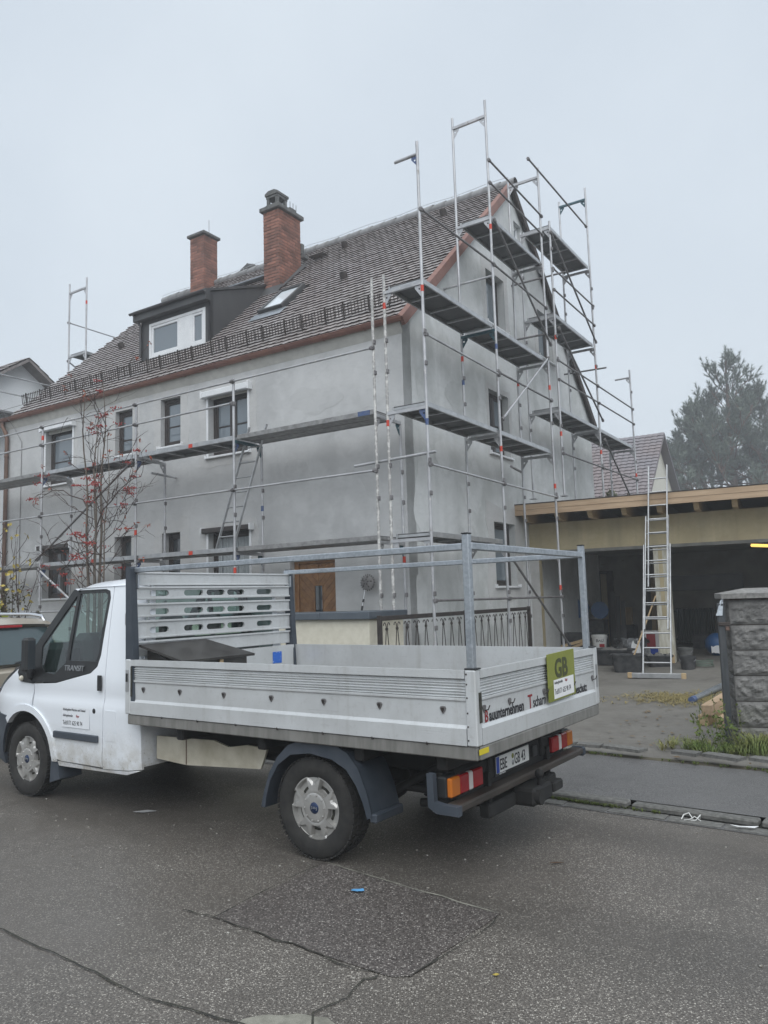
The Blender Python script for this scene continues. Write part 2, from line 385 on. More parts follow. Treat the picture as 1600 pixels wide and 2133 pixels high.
M['red']=pm('red_band',(.55,.045,.02),None,rough=.5); M['blue']=pm('blue_paint',(.035,.075,.22),(.10,.13,.2),20,.5,world=True); M['teal']=pm('teal_paint',(.02,.075,.095),(.05,.11,.13),20,.5,world=True)
M['timber']=pm('fresh_timber',(.50,.36,.235),(.39,.27,.17),3,.65,stretch=(.5,6,6),bump=.1)
M['timber_pale']=pm('pale_timber',(.50,.37,.22),(.40,.28,.15),4,.7,stretch=(2,6,6))
M['osb']=pm('osb_board',(.66,.52,.32),(.30,.20,.10),25,.8)
M['garage_wall']=plaster('yellowed_render',(.46,.385,.235),(.36,.30,.19),(.52,.45,.30),.35,(.25,.22,.16))
M['garage_in']=pm('garage_interior',(.30,.28,.24),(.20,.185,.16),1.5,.9)
M['concrete_raw']=pm('raw_concrete',(.20,.195,.18),(.12,.118,.11),4,.9,bump=.3)
M['door_wood']=pm('oak_plank',(.30,.155,.062),(.20,.095,.038),5,.5,stretch=(2,2,2),rnd=.14)
M['white_paint']=pm('white_car_paint',(.80,.82,.85),(.77,.79,.82),2,.28,coat=.5)
def cabmat():
    t=NT('cab_paint'); co=t.co(); sep=t.new('ShaderNodeSeparateXYZ'); t.ln(co,sep.inputs[0])
    low=t.ramp(sep.outputs[2],.74,.34); n=t.ramp(t.noise(co,6,6,.7),.38,.62); d=t.math('MULTIPLY',low,t.math('ADD',t.math('MULTIPLY',n,.62),.18))
    x=t.mix(d,(.80,.83,.87),(.36,.32,.24)); sp=t.math('MULTIPLY',low,t.ramp(t.noise(co,40,4,.7),.62,.70)); x=t.mix(sp,x,(.15,.11,.07))
    t.col(x); t.set(Roughness=t.ramp(d,0,1,.25,.6)); t.b.inputs['Coat Weight'].default_value=.4; t.b.inputs['Coat Roughness'].default_value=.05; return t.m
M['cab']=cabmat()
M['blackplastic']=pm('black_plastic',(.010,.011,.012),(.018,.019,.02),9,.5)
M['greyplastic']=pm('grey_plastic',(.032,.042,.056),(.052,.062,.078),5,.62)
M['rubber']=pm('tyre_rubber',(.014,.0135,.013),(.032,.030,.027),10,.85)
M['cap']=pm('wheel_cap_silver',(.50,.49,.47),(.40,.39,.37),8,.38,metal=.6)
M['chassis']=pm('chassis_black',(.006,.006,.006),(.016,.015,.014),6,.8)
def dropmat():
    t=NT('dropside_aluminium'); co=t.co(None,True)
    n=t.ramp(t.noise(co,2.2,6),.38,.66); g=t.ramp(t.noise(co,24,5,.7),.55,.75)
    x=t.mix(n,(.64,.655,.66),(.54,.55,.55)); x=t.mix(t.math('MULTIPLY',g,.35),x,(.33,.32,.30)); sk=t.ramp(t.noise(t.co((3,3,.35),True),3,5,.65),.55,.72); x=t.mix(t.math('MULTIPLY',sk,.35),x,(.36,.35,.32)); sc_=t.ramp(t.noise(t.co((.6,.6,30),True),6,3,.6),.66,.70); x=t.mix(t.math('MULTIPLY',sc_,.4),x,(.30,.30,.30))
    t.col(x); t.set(Metallic=.30,Roughness=.36); return t.m
M['drop']=dropmat()
M['bedframe']=pm('galvanised_edge',(.30,.29,.27),(.20,.195,.18),5,.6,metal=.5,world=True,stretch=(3,3,.6))
M['board_dirty']=pm('dirty_white_board',(.60,.56,.46),(.40,.36,.27),4,.75)
M['boxwood']=pm('black_film_plywood',(.022,.019,.017),(.05,.046,.042),3,.35)
M['truck_glass']=glass('truck_glass',(.78,.87,.84),.03,1.0)
M['olive']=pm('olive_print',(.215,.235,.035),(.24,.26,.05),4,.5); M['olive_dark']=pm('olive_dark_print',(.055,.062,.02),None,rough=.5)
M['paper']=pm('white_sticker',(.80,.80,.80),None,rough=.5); M['ink']=pm('black_ink',(.012,.012,.016),None,rough=.5); M['redink']=pm('red_ink',(.24,.012,.016),None,rough=.5)
M['letters']=pm('grey_letters',(.22,.23,.24),None,rough=.4)
M['plate']=pm('plate_white',(.74,.74,.72),None,rough=.4); M['eu']=pm('plate_blue',(.01,.05,.32),None,rough=.4)
M['lens_red']=NT('red_lens').set(Base_Color=(.30,.008,.012),Roughness=.15).m; M['lens_amber']=NT('amber_lens').set(Base_Color=(.50,.14,.012),Roughness=.2).m; M['lens_white']=NT('clear_lens').set(Base_Color=(.62,.58,.56),Roughness=.2).m
M['yellow']=pm('yellow_sticker',(.62,.50,.02),None,rough=.5)
M['badge']=pm('badge_blue',(.012,.03,.085),None,rough=.3,metal=.3); M['chrome']=pm('chrome',(.75,.76,.78),None,rough=.15,metal=1)
M['beige_paint']=pm('beige_car_paint',(.46,.41,.33),(.42,.37,.30),3,.28,metal=.45,coat=.6)
M['car_glass']=NT('car_rear_glass').set(Base_Color=(.05,.075,.082),Roughness=.03).m; M['car_glass'].node_tree.nodes['Principled BSDF'].inputs['Specular IOR Level'].default_value=.9
M['bark']=pm('rowan_bark',(.085,.066,.052),(.15,.125,.10),14,.8,stretch=(1,1,.4)); M['twig']=pm('dark_twig',(.05,.030,.024),None,rough=.8)
M['berry']=pm('red_berry',(.34,.022,.014),(.25,.014,.012),20,.4); M['leaf_red']=pm('rust_leaf',(.34,.075,.025),(.22,.05,.025),10,.7)
M['leaf_yellow']=pm('yellow_leaf',(.46,.35,.06),(.36,.29,.08),10,.7); M['bushleaf']=pm('bush_leaf',(.10,.115,.055),(.14,.14,.075),2,.8,world=True); M['leaf_green']=pm('green_leaf',(.075,.12,.025),(.12,.145,.03),8,.7)
M['needle']=pm('pine_needle',(.092,.122,.10),(.155,.185,.14),2,.7,world=True); M['pinebark']=pm('pine_bark',(.15,.085,.06),(.09,.055,.045),5,.9)
M['grass']=pm('grass_blade',(.10,.145,.03),(.22,.20,.07),3,.75,world=True); M['hay']=pm('dry_grass',(.30,.25,.10),(.20,.16,.07),20,.9,world=True)
M['ivy']=pm('dark_hedge_leaf',(.045,.05,.022),(.085,.075,.03),4,.8,world=True)
def stonemat():
    t=NT('rough_block_stone'); co=t.co(None,True); f=t.ramp(t.noise(co,9,6,.65),.36,.66); g=t.noise(co,60,4,.7)
    x=t.mix(f,(.22,.213,.203),(.115,.112,.107)); x=t.mix(t.ramp(g,.4,.8,0,.4),x,(.07,.07,.068))
    sep=t.new('ShaderNodeSeparateXYZ'); t.ln(co,sep.inputs[0]); al=t.math('MULTIPLY',t.ramp(sep.outputs[2],.55,.15),t.ramp(t.noise(co,5,5),.4,.6)); x=t.mix(t.math('MULTIPLY',al,.6),x,(.12,.13,.055))
    t.col(x); t.set(Roughness=.9); t.bump(g,.35,.006); return t.m
M['stone']=stonemat()
M['bluetarp']=pm('blue_tarpaulin',(.015,.07,.19),(.025,.10,.25),7,.4); M['blackplas2']=pm('black_tub_plastic',(.02,.021,.024),(.06,.06,.06),9,.6)
M['bucket']=pm('white_bucket',(.66,.66,.64),(.5,.5,.48),6,.5); M['cardboard']=pm('cardboard',(.38,.26,.13),(.30,.20,.10),4,.85)
M['radiator']=pm('radiator_green',(.030,.042,.038),None,rough=.6); M['mortarheap']=pm('grey_mortar',(.16,.155,.145),(.09,.088,.082),20,.95,bump=.5,bsc=40)
M['film']=pm('plastic_film',(.12,.125,.13),(.3,.31,.32),12,.25,lo=.5,hi=.7); M['bluepaper']=pm('blue_paper',(.10,.33,.62),None,rough=.7)
M['lamp']=emis('tube_lamp',(1.,.62,.16),.9)
M['nbwall']=pm('neighbour_white_render',(.84,.85,.86),(.80,.81,.82),1.5,.9); M['nbcream']=pm('neighbour_cream',(.62,.60,.53),None,rough=.9)
M['nbtile']=pm('neighbour_grey_tile',(.17,.15,.145),(.25,.225,.215),6,.7,rnd=.12)
# ================================================================== ground, road, pavement
def struct(name, mb, mat, F=F_W, **k): return tag(mb.build(name,mat,None,F,**k),kind='structure')
def sheet(pts,z=0):
    m=MB(); m.add([(x,y,z) for x,y in pts],[tuple(range(len(pts)))]); return m
struct('ground',sheet([(-95,-40),(95,-40),(95,120),(-95,120)],-.06),M['soil'])
m=MB(); m.grid(lambda u,v:(-70+140*u,-14+14*v,-.012*(1-abs(2*v-1)) if False else 0),20,6,smooth=False)
road=struct('road',m,M['road'],F_S)
WALK_Z0,WALK_Z1=.055,.10
m=MB(); m.add([(-70,.12,WALK_Z0),(70,.12,WALK_Z0),(70,1.50,WALK_Z1),(-70,1.50,WALK_Z1)],[(0,1,2,3)])
struct('pavement',m,M['walk'],F_S)
def yard_z(y):
    if y<8: return WALK_Z1+.07*max(0,(y-1.6)/6.4)
    return .17+.132*min(1,(y-8)/1.5)
m=MB()
ys=[1.64,2.5,3.5,4.5,5.5,6.5,7.3,8,8.75,9.5,10.5,14,20,30]
vs=[];fs=[]
xs=[-60,-30,-20,-14,-10,-7,-5,-3,-1.5,0,1.5,3,6,12,30,60]
for y in ys:
    for x in xs: vs.append((x,y,yard_z(y)+random.uniform(-.006,.006)*(x>-6 and y<8)))
for j in range(len(ys)-1):
    for i in range(len(xs)-1): fs.append((j*len(xs)+i,j*len(xs)+i+1,(j+1)*len(xs)+i+1,(j+1)*len(xs)+i))
m.add(vs,fs,0,True); struct('driveway',m,M['drive'],F_S)
m=MB(); m.add([(-40,-8,.312),(-1.2,-2.2,.312),(-1.2,-.02,.312),(-40,-.02,.312)],[(0,1,2,3)])
struct('garden_soil',m,M['soil'],F_H)
# kerb stones, gutter stones, edging stones (each one a piece)
kerb=tag(MB().add([(-12,.02,.0),(6,.02,.0),(6,.12,.0),(-12,.12,.0)],[(0,1,2,3)]).build('kerb',M['crack'],None,F_S@L(0,0,.004)),'low row of weathered stone kerbs between road and pavement',None,kind='structure')
me=[MB().cbox((-.49,0,-.05),(.49,.125,.0),.012).mesh('kerb_stone',M['kerbstone']),MB().cbox((-.47,.004,-.05),(.485,.12,-.004),.016).mesh('kerb_stone',M['kerbstone'])]
for i in range(-9,5): link('kerb_stone',me[i%2],kerb,L(i+.35,random.uniform(-.006,.004),.056+random.uniform(-.006,.006),random.uniform(-.006,.006)))
gut=tag(MB().add([(-12,-.17,0),(6,-.17,0),(6,-.002,0),(-12,-.002,0)],[(0,1,2,3)]).build('gutter_strip',M['walk'],None,F_S@L(0,0,.004)),'strip of flat gutter stones along the kerb',None,kind='structure')
me=[]
for k in range(4):
    a=.155+.05*k/2; p=[(-a+random.uniform(-.01,.02),-.155),(a+random.uniform(-.02,.01),-.15+random.uniform(-.01,.01)),(a+random.uniform(-.02,.01),-.018),(-a,-.012)]
    me.append(MB().prism(p,'z',-.02,0).mesh('gutter_stone',M['kerbstone']))
x=-7
while x<5:
    k=random.randrange(4); a=.155+.05*k/2; x+=a+.012
    link('gutter_stone',me[k],gut,L(x,random.uniform(-.01,.01),.006+random.uniform(-.003,.003))); x+=a
edg=tag(MB().add([(-8,1.49,0),(8,1.49,0),(8,1.66,0),(-8,1.66,0)],[(0,1,2,3)]).build('edging_strip',M['soil'],None,F_S@L(0,0,.098)),'broken edging stones between pavement and driveway',None,kind='structure')
me=[]
for k in range(5):
    a=.10+.03*k; p=[(-a,-.07+random.uniform(0,.02)),(a*.9,-.075),(a,.06+random.uniform(0,.02)),(0,.08),(-a*.95,.065)]
    mb=MB(); mb.prism(p,'z',-.03,.0); me.append(mb.mesh('edging_stone',M['kerbstone']))
x=-3.
while x<3.2:
    k=random.randrange(5); a=.10+.03*k; x+=a+.015
    if random.random()<.78: link('edging_stone',me[k],edg,L(x,1.575+random.uniform(-.015,.015),.102+random.uniform(-.008,.005),random.uniform(-.25,.25))); x+=a+random.uniform(0,.03)
# asphalt patch, cracks, spilled cement
def jag(pts,n=8,a=.012):
    out=[]
    for i in range(len(pts)-1):
        p=Vector(pts[i]);q=Vector(pts[i+1]);k=max(2,int((q-p).length*n))
        for j in range(k): out.append(p.lerp(q,j/k)+Vector((random.uniform(-a,a),random.uniform(-a,a))))
    out.append(Vector(pts[-1])); return out
loop=jag([(-1.05,4.64),(-.47,5.52),(.58,4.57),(.05,3.87),(-.08,3.91),(-1.05,4.64)],7,.012)[:-1]
struct('road_patch',MB().add([(p.x,p.y,.004) for p in loop],[tuple(range(len(loop)))[::-1]]),M['patch'])
def crack(pts,wd,z=.008,name='road_crack',mat='crack'):
    P=jag(pts,10,.014); vs=[];fs=[]
    for i,p in enumerate(P):
        t=(P[min(i+1,len(P)-1)]-P[max(0,i-1)]).normalized(); n=Vector((-t.y,t.x)); ww=wd*random.uniform(.35,1.2)*(.3 if i in(0,len(P)-1) else 1)
        vs+=[(*(p+n*ww),z),(*(p-n*ww),z)]
    for i in range(len(P)-1): fs.append((2*i,2*i+1,2*i+3,2*i+2))
    return struct(name,MB().add(vs,fs),M[mat])
crack([(-2.9,5.0),(-2.21,4.55),(-1.97,4.38),(-1.72,4.19),(-1.47,4.0),(-1.16,3.75),(-.91,3.62),(-.66,3.51),(-.3,3.2)],.007)
crack([(-1.25,4.76),(-1.15,4.7),(-1.06,4.66),(-.74,4.39),(-.46,4.19),(-.21,3.97),(-.08,3.91)],.005)
crack([(-.08,3.91),(-.16,3.85),(-.24,3.7),(-.36,3.58),(-.38,3.4)],.007)
crack([(-1.05,4.64),(-.92,4.82),(-.69,5.2),(-.47,5.52)],.003)
crack([(.57,4.54),(.47,4.36),(.24,4.09),(.05,3.87)],.005)
crack([(-.47,5.52),(.08,5.01),(.38,4.76),(.58,4.57)],.007,.0065,'road_joint','spill')
p=[tuple(q) for q in jag([(-.70,3.47),(-.68,3.535),(-.60,3.565),(-.52,3.560),(-.45,3.575),(-.37,3.55),(-.31,3.535),(-.25,3.47),(-.22,3.3),(-.7,3.3),(-.70,3.47)],34,.010)[:-1]]
struct('cement_spill',MB().add([(x,y,.006) for x,y in p],[tuple(range(len(p)))[::-1]]),M['spill'])
# ================================================================== the house being rendered
HL,HW,EH,RH=11.68,10.12,6.60,11.26; K=(RH-EH)/(HW/2)
house=thing('house','grey rendered house with tiled gable roof behind the scaffolding','house',F_H)
IN=.28
UPW=[(-10.07,-9.04,4.70,6.03),(-7.52,-6.95,5.10,6.10),(-6.04,-5.44,5.10,6.13),(-4.62,-3.55,4.72,5.94)]
LOW=[(-10.12,-9.06,2.02,3.18),(-7.52,-6.96,2.05,3.30),(-6.00,-5.45,2.05,3.27),(-4.63,-3.54,1.90,3.19)]
DOOR=(-2.56,-1.53,.45,2.56)
GW=[(3.55,4.48,7.55,8.74),(3.42,4.42,4.72,6.07),(3.40,4.46,1.97,3.28),(6.45,7.40,7.55,8.72),(5.25,5.70,10.06,10.50)]
m=MB()
vs,fs=fill([rect(-HL,0,.1,EH)]+[rect(*q) for q in UPW+LOW+[DOOR]],lambda u,v:(u,0,v),(0,IN,0)); m.add(vs,[f[::-1] if False else f for f in fs])
m.box((-HL,IN,.1),(-HL+.3,HW,EH)); m.build('front_wall',M['render_front'],house)
m=MB(); g=[(IN,.1),(HW,.1),(HW,EH),(HW/2,RH),(IN,EH+IN*K)]
vs,fs=fill([g]+[rect(*q) for q in GW],lambda u,v:(0,u,v),(-IN,0,0)); m.add(vs,fs)
m.add([(0,0.0,.1),(0,IN,.1),(0,IN,EH+IN*K),(0,0,EH)],[(0,1,2,3)])
m.build('gable_wall',M['render_gable'],house)
m=MB(); m.add([(-HL-.001,y,z) for y,z in [(0,.1),(HW,.1),(HW,EH),(HW/2,RH),(0,EH)]],[(4,3,2,1,0)]); m.box((-HL,HW-.3,.1),(-IN-.01,HW-.001,EH-.02)); m.build('far_walls',M['render_front'],house)
m=MB(); m.box((-HL+.4,1.2,.2),(-.4,HW-.4,6.4)); m.box((-HL+.4,3.2,6.4),(-.4,HW-3.2,8.6)); m.build('dark_interior',pm('room_dark',(.012,.012,.013),None,rough=.9),house)
# lighter filler patches round the windows
def ringpatch(q,a,P,n,name='filler_patch'):
    x0,x1,z0,z1=q; o=[]
    cor=[(x0-a,z0-a*.9),(x1+a,z0-a*.9),(x1+a,z1+a),(x0-a,z1+a)]
    for i in range(4):
        p=cor[i];r=cor[(i+1)%4]
        for j in range(6): t=j/6; o.append((p[0]+(r[0]-p[0])*t+random.uniform(-.05,.05)*a/.2,p[1]+(r[1]-p[1])*t+random.uniform(-.05,.05)*a/.2))
    vs,fs=fill([o,rect(x0,x1,z0,z1)],P,n); return MB().add(vs,fs).build(name,M['patch_light'],house)
for q,a in zip(UPW+LOW,(.16,.22,.24,.24,.12,.16,.28,.2)): ringpatch(q,a,lambda u,v:(u,-.004,v),(0,.01,0))
for q,a in ((GW[0],.22),(GW[1],.13),(GW[2],.34),(GW[3],.2)): ringpatch(q,a,lambda u,v:(.004,u,v),(-.01,0,0))
M['patch_a']=plaster('plaster_patch_pale',(.575,.575,.57),(.48,.482,.48),(.63,.63,.625)); M['patch_b']=plaster('plaster_patch_damp',(.525,.525,.52),(.43,.432,.43),(.58,.58,.575)); M['patch_c']=plaster('gable_patch_pale',(.70,.708,.70),(.51,.52,.508),(.75,.755,.755)); M['patch_d']=plaster('gable_patch_damp',(.60,.608,.598),(.42,.432,.418),(.67,.675,.672))
def blob(wall,cx,cz,w,h,mat,lift=.0025):
    n=34; ph=[random.uniform(0,6.28) for _ in range(5)]
    o=[]
    for k in range(n):
        a=2*math.pi*k/n; r=1+.16*math.sin(2*a+ph[0])+.11*math.sin(3*a+ph[1])+.08*math.sin(5*a+ph[2])+.05*math.sin(9*a+ph[3])+random.uniform(-.03,.03); o.append((cx+w*.5*r*math.cos(a),cz+h*.5*r*math.sin(a)))
    vs,fs=fill([o],(lambda u,v:(u,-lift,v)) if wall=='f' else (lambda u,v:(lift,u,v)),(0,.002,0) if wall=='f' else (-.002,0,0)); return MB().add(vs,fs).build('plaster_patch',M[mat],house)
for k,q in enumerate((('f',-1.9,5.45,1.1,.55,'patch_b'),('f',-1.0,3.35,.7,.95,'patch_a'),('f',-4.1,3.95,.8,.4,'patch_a'),('f',-8.1,4.0,.9,.5,'patch_b'),('f',-2.35,4.15,.55,.5,'patch_b'),('f',-.7,5.55,.6,.9,'patch_a'),('f',-5.0,5.55,.35,.9,'patch_b'),('f',-6.5,3.7,.7,.4,'patch_b'),('f',-2.9,2.95,1.0,.28,'patch_b'),('f',-10.7,4.2,.6,.9,'patch_a'),
    ('g',.55,3.6,.55,1.5,'patch_c'),('g',.75,5.6,.5,1.2,'patch_d'),('g',2.3,5.55,1.2,1.0,'patch_d'),('g',2.55,3.85,.8,.9,'patch_c'),('g',2.0,2.5,.6,1.1,'patch_d'),('g',1.3,4.35,.5,.6,'patch_c'),('g',5.6,6.1,1.3,1.1,'patch_d'),('g',5.4,9.2,1.1,1.0,'patch_d'),('g',2.75,7.6,.7,1.1,'patch_c'),('g',7.8,4.9,1.1,.7,'patch_c'),('g',.35,1.7,.3,1.2,'patch_c'))): blob(*q,lift=.0022+.00012*k)
# windows -----------------------------------------------------------
def window(q, wall, lights=1, fr='darkframe', depth=.13, fw=.075, sill=True, box=False, bar=None, curtain=False, boxmat='white', shut=0.):
    """wall 'f' facade (plane y=0, out -y) or 'g' gable (plane x=0, out +x). Local: u along wall, n outward."""
    x0,x1,z0,z1=q
    P=(lambda u,n,z:Vector((u,-n,z))) if wall=='f' else (lambda u,n,z:Vector((n,u,z)))
    def bx(mb,u0,u1,n0,n1,a,b,mi=0,c=.006):
        A=P(u0,n0,a);B=P(u1,n1,b); lo=[min(A[i],B[i]) for i in range(3)]; hi=[max(A[i],B[i]) for i in range(3)]; mb.cbox(lo,hi,c,mi)
    f=MB(); d0,d1=-depth-.07,-depth
    e=.002
    bx(f,x0+e,x0+fw,d0,d1,z0+e,z1-e); bx(f,x1-fw,x1-e,d0,d1,z0+e,z1-e); bx(f,x0+fw,x1-fw,d0,d1,z1-fw,z1-e); bx(f,x0+fw,x1-fw,d0,d1,z0+e,z0+fw)
    for k in range(1,lights): u=x0+(x1-x0)*k/lights; bx(f,u-fw*.6,u+fw*.6,d0,d1-.002,z0+fw,z1-fw)
    # sash
    w=f.build('window',M[fr],house)
    n=lights; 
    for k in range(n):
        a=x0+fw if k==0 else x0+(x1-x0)*k/n+fw*.6; b=x1-fw if k==n-1 else x0+(x1-x0)*(k+1)/n-fw*.6
        s=MB(); sw=.045
        bx(s,a,a+sw,d0+.015,d1-.012,z0+fw,z1-fw); bx(s,b-sw,b,d0+.015,d1-.012,z0+fw,z1-fw); bx(s,a+sw,b-sw,d0+.015,d1-.012,z1-fw-sw,z1-fw); bx(s,a+sw,b-sw,d0+.015,d1-.012,z0+fw,z0+fw+sw)
        if bar: zz=z0+(z1-z0)*bar; bx(s,a+sw,b-sw,d0+.02,d1-.018,zz-.014,zz+.014)
        s.build('sash',M[fr],w)
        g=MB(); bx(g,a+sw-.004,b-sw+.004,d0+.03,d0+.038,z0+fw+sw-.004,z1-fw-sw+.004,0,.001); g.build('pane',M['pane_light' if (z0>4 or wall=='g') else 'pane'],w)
        if curtain:
            c=MB(); N=int((b-a)/.012)
            c.grid(lambda u,v:P(a+(b-a)*u,d0+.046+.006*math.sin(u*N*.9)+.004*math.sin(u*N*.37),z0+fw+(z1-z0-2*fw)*v),N,1); c.build('curtain',M['curtain'],w)
    if sill:
        s=MB(); bx(s,x0-.06,x1+.06,-depth+.002,.06,z0-.045,z0-.003); bx(s,x0-.075,x0-.06,-.0,.065,z0-.05,z0+.03); bx(s,x1+.06,x1+.075,-.0,.065,z0-.05,z0+.03); s.build('sill',M['white'],w)
    if box:
        s=MB(); hb_=.11 if boxmat=='white' else .08; bx(s,x0-.09,x1+.09,.006,.13,z1-.02,z1+hb_,0,.015); s.build('shutter_box',M[boxmat],w)
        for e0,e1 in ((x0-.12,x0-.088),(x1+.088,x1+.12)): s=MB(); bx(s,e0,e1,.004,.14,z1-.03,z1+hb_+.02); s.build('box_end',M['white'],w)
        s=MB(); bx(s,x0-.05,x0+.0,.003,.03,z0,z1-.021); s.build('shutter_rail',M['white'],w); s=MB(); bx(s,x1-.0,x1+.05,.003,.03,z0,z1-.021); s.build('shutter_rail',M['white'],w)
        if shut:
            s=MB(); k=int(shut/.045)
            for i in range(k): bx(s,x0+.01,x1-.01,-.06,-.045,z1-.045*(i+1)+.003,z1-.045*i)
            s.build('roller_shutter',M['cream_eave'],w)
    return w
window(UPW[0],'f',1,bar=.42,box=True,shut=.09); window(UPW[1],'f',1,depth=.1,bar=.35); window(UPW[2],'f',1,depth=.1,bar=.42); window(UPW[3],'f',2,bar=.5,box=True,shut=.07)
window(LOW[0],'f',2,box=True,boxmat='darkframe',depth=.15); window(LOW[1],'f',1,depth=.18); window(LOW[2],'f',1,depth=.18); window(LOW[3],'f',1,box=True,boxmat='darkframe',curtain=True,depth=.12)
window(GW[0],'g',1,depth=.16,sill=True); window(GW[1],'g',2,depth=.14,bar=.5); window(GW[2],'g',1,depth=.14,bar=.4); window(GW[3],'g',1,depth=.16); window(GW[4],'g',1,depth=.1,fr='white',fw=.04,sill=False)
# front door --------------------------------------------------------
x0,x1,z0,z1=DOOR
f=MB()
for a,b,c,d in ((x0+.002,x0+.10,z0,z1-.002),(x1-.05,x1-.002,z0,z1-.002),(x0+.10,x1-.05,z1-.10,z1-.002)): f.cbox((a,.12,c),(b,.19,d),.006)
f.box((x0+.1,.175,z0),(x1-.05,.185,z1-.1)); f.cbox((x0-.05,-.1,z0-.3),(x1+.05,.2,z0-.002),.01,1)
dr=f.build('front_door',[M['door_wood'],M['concrete_raw']],house)
a0,a1,b0,b1=x0+.105,x1-.055,z0+.01,z1-.105; cx=(a0+a1)/2; gl=(cx-.085,cx+.085,z0+.5,z0+1.60)
for side in (-1,1):
    half=rect(a0,cx-.002,b0,b1) if side<0 else rect(cx+.002,a1,b0,b1); pw=.105
    for k in range(-14,40):
        # boards run diagonally down towards the middle (chevron)
        c=k*pw
        q=clip(half,-side*.707,.707,c+pw-.005+.707*b0-side*.707*cx); q=clip(q,side*.707,-.707,-(c+.707*b0-side*.707*cx)) if len(q)>2 else q
        if len(q)<3: continue
        # cut out the glass strip
        pieces=[clip(q,1,0,gl[0]-.015) if side<0 else clip(q,-1,0,-(gl[1]+.015))]
        mid=clip(q,-1,0,-(gl[0]-.015)) if side<0 else clip(q,1,0,gl[1]+.015)
        if len(mid)>2: pieces+=[clip(mid,0,1,gl[2]-.015),clip(mid,0,-1,-(gl[3]+.015))]
        for pc in pieces:
            if len(pc)>2:
                ar=abs(sum(pc[i][0]*pc[(i+1)%len(pc)][1]-pc[(i+1)%len(pc)][0]*pc[i][1] for i in range(len(pc))))/2
                if ar>.0008: MB().prism(pc,'y',.150,.176).build('plank',M['door_wood'],dr)
g=MB(); g.cbox((gl[0],.158,gl[2]),(gl[1],.17,gl[3]),.002); g.build('pane',M['pane'],dr)
g=MB()
for a in ((gl[0]-.013,.142,gl[2]-.013),(gl[1],.142,gl[2]-.013)): g.cbox(a,(a[0]+.013,.174,gl[3]+.013),.003)
g.cbox((gl[0],.142,gl[3]),(gl[1],.174,gl[3]+.013),.003); g.cbox((gl[0],.142,gl[2]-.013),(gl[1],.174,gl[2]),.003); g.build('pane_frame',M['door_wood'],dr)
g=MB(); g.tube((a1-.07,.15,z0+1.02),(a1-.07,.09,z0+1.02),.009,8); g.tube((a1-.07,.095,z0+1.02),(a1-.19,.095,z0+1.02),.009,8); g.build('handle',M['chrome'],dr)
# eaves -------------------------------------------------------------
m=MB(); m.prism([(-.002,6.30),(-.06,6.42),(-.09,6.50),(-.002,6.56)],'x',-HL-.1,.02); m.build('eave_board',M['cream_eave'],house)
def halfround(r,n=8,t=.004):
    o=[(r*math.cos(R(180+180*i/n)),r*math.sin(R(180+180*i/n))) for i in range(n+1)]; return o+[(x*(1-t/r),y*(1-t/r)) for x,y in o[::-1]]
m=MB(); m.prism([(-.13+y,6.545+z) for y,z in halfround(.075)],'x',-HL-.22,.10,smooth=True); m.tube((-HL-.22,-.207,6.545),(.10,-.207,6.545),.009,6)
gut_=m.build('gutter',M['copper'],house)
for x in [-HL+.2+i*.9 for i in range(13)]:
    b=MB(); b.path([(x,-.04,6.60),(x,-.052,6.545),(x,-.08,6.48),(x,-.13,6.463),(x,-.18,6.48),(x,-.212,6.545)],.008,5); b.build('gutter_bracket',M['copper'],gut_)
m=MB(); m.path([(-HL-.05,-.13,6.47),(-HL-.05,-.13,6.38),(-HL+.05,-.10,6.2),(-HL+.06,-.07,6.05),(-HL+.06,-.07,.3)],.05,10)
dp=m.build('downpipe',M['copper_old'],house)
for z in (5.6,3.9,2.2): MB().lathe([(.052,-.02),(.058,-.02),(.058,.02),(.052,.02)],10,L(-HL+.06,-.07,z)).build('pipe_clip',M['copper_old'],dp)
m=MB(); m.tube((-HL+.62,-.02,.3),(-HL+.62,-.02,5.9),.007,5); m.path([(-HL+.62,-.02,5.9),(-HL+.4,-.1,6.3),(-HL+.2,-.3,6.72),(-HL+.5,.3,7.0)],.006,5); m.build('lightning_wire',M['scaf_dark'],house)
# roof --------------------------------------------------------------
def rz(y,off=0): return EH+K*y+off
SL=math.hypot(1,K); ANG=math.atan(K)
m=MB()
m.add([(-HL-.06,-.07,rz(-.07)),(.06,-.07,rz(-.07)),(.06,HW/2,RH),(-HL-.06,HW/2,RH)],[(0,1,2,3)])
m.add([(-HL-.06,HW/2,RH),(.06,HW/2,RH),(.06,HW+.18,EH-.18*K),(-HL-.06,HW+.18,EH-.18*K)],[(0,1,2,3)],1)
roof=m.build('roof',[M['underlay'],M['tile_edge']],house)
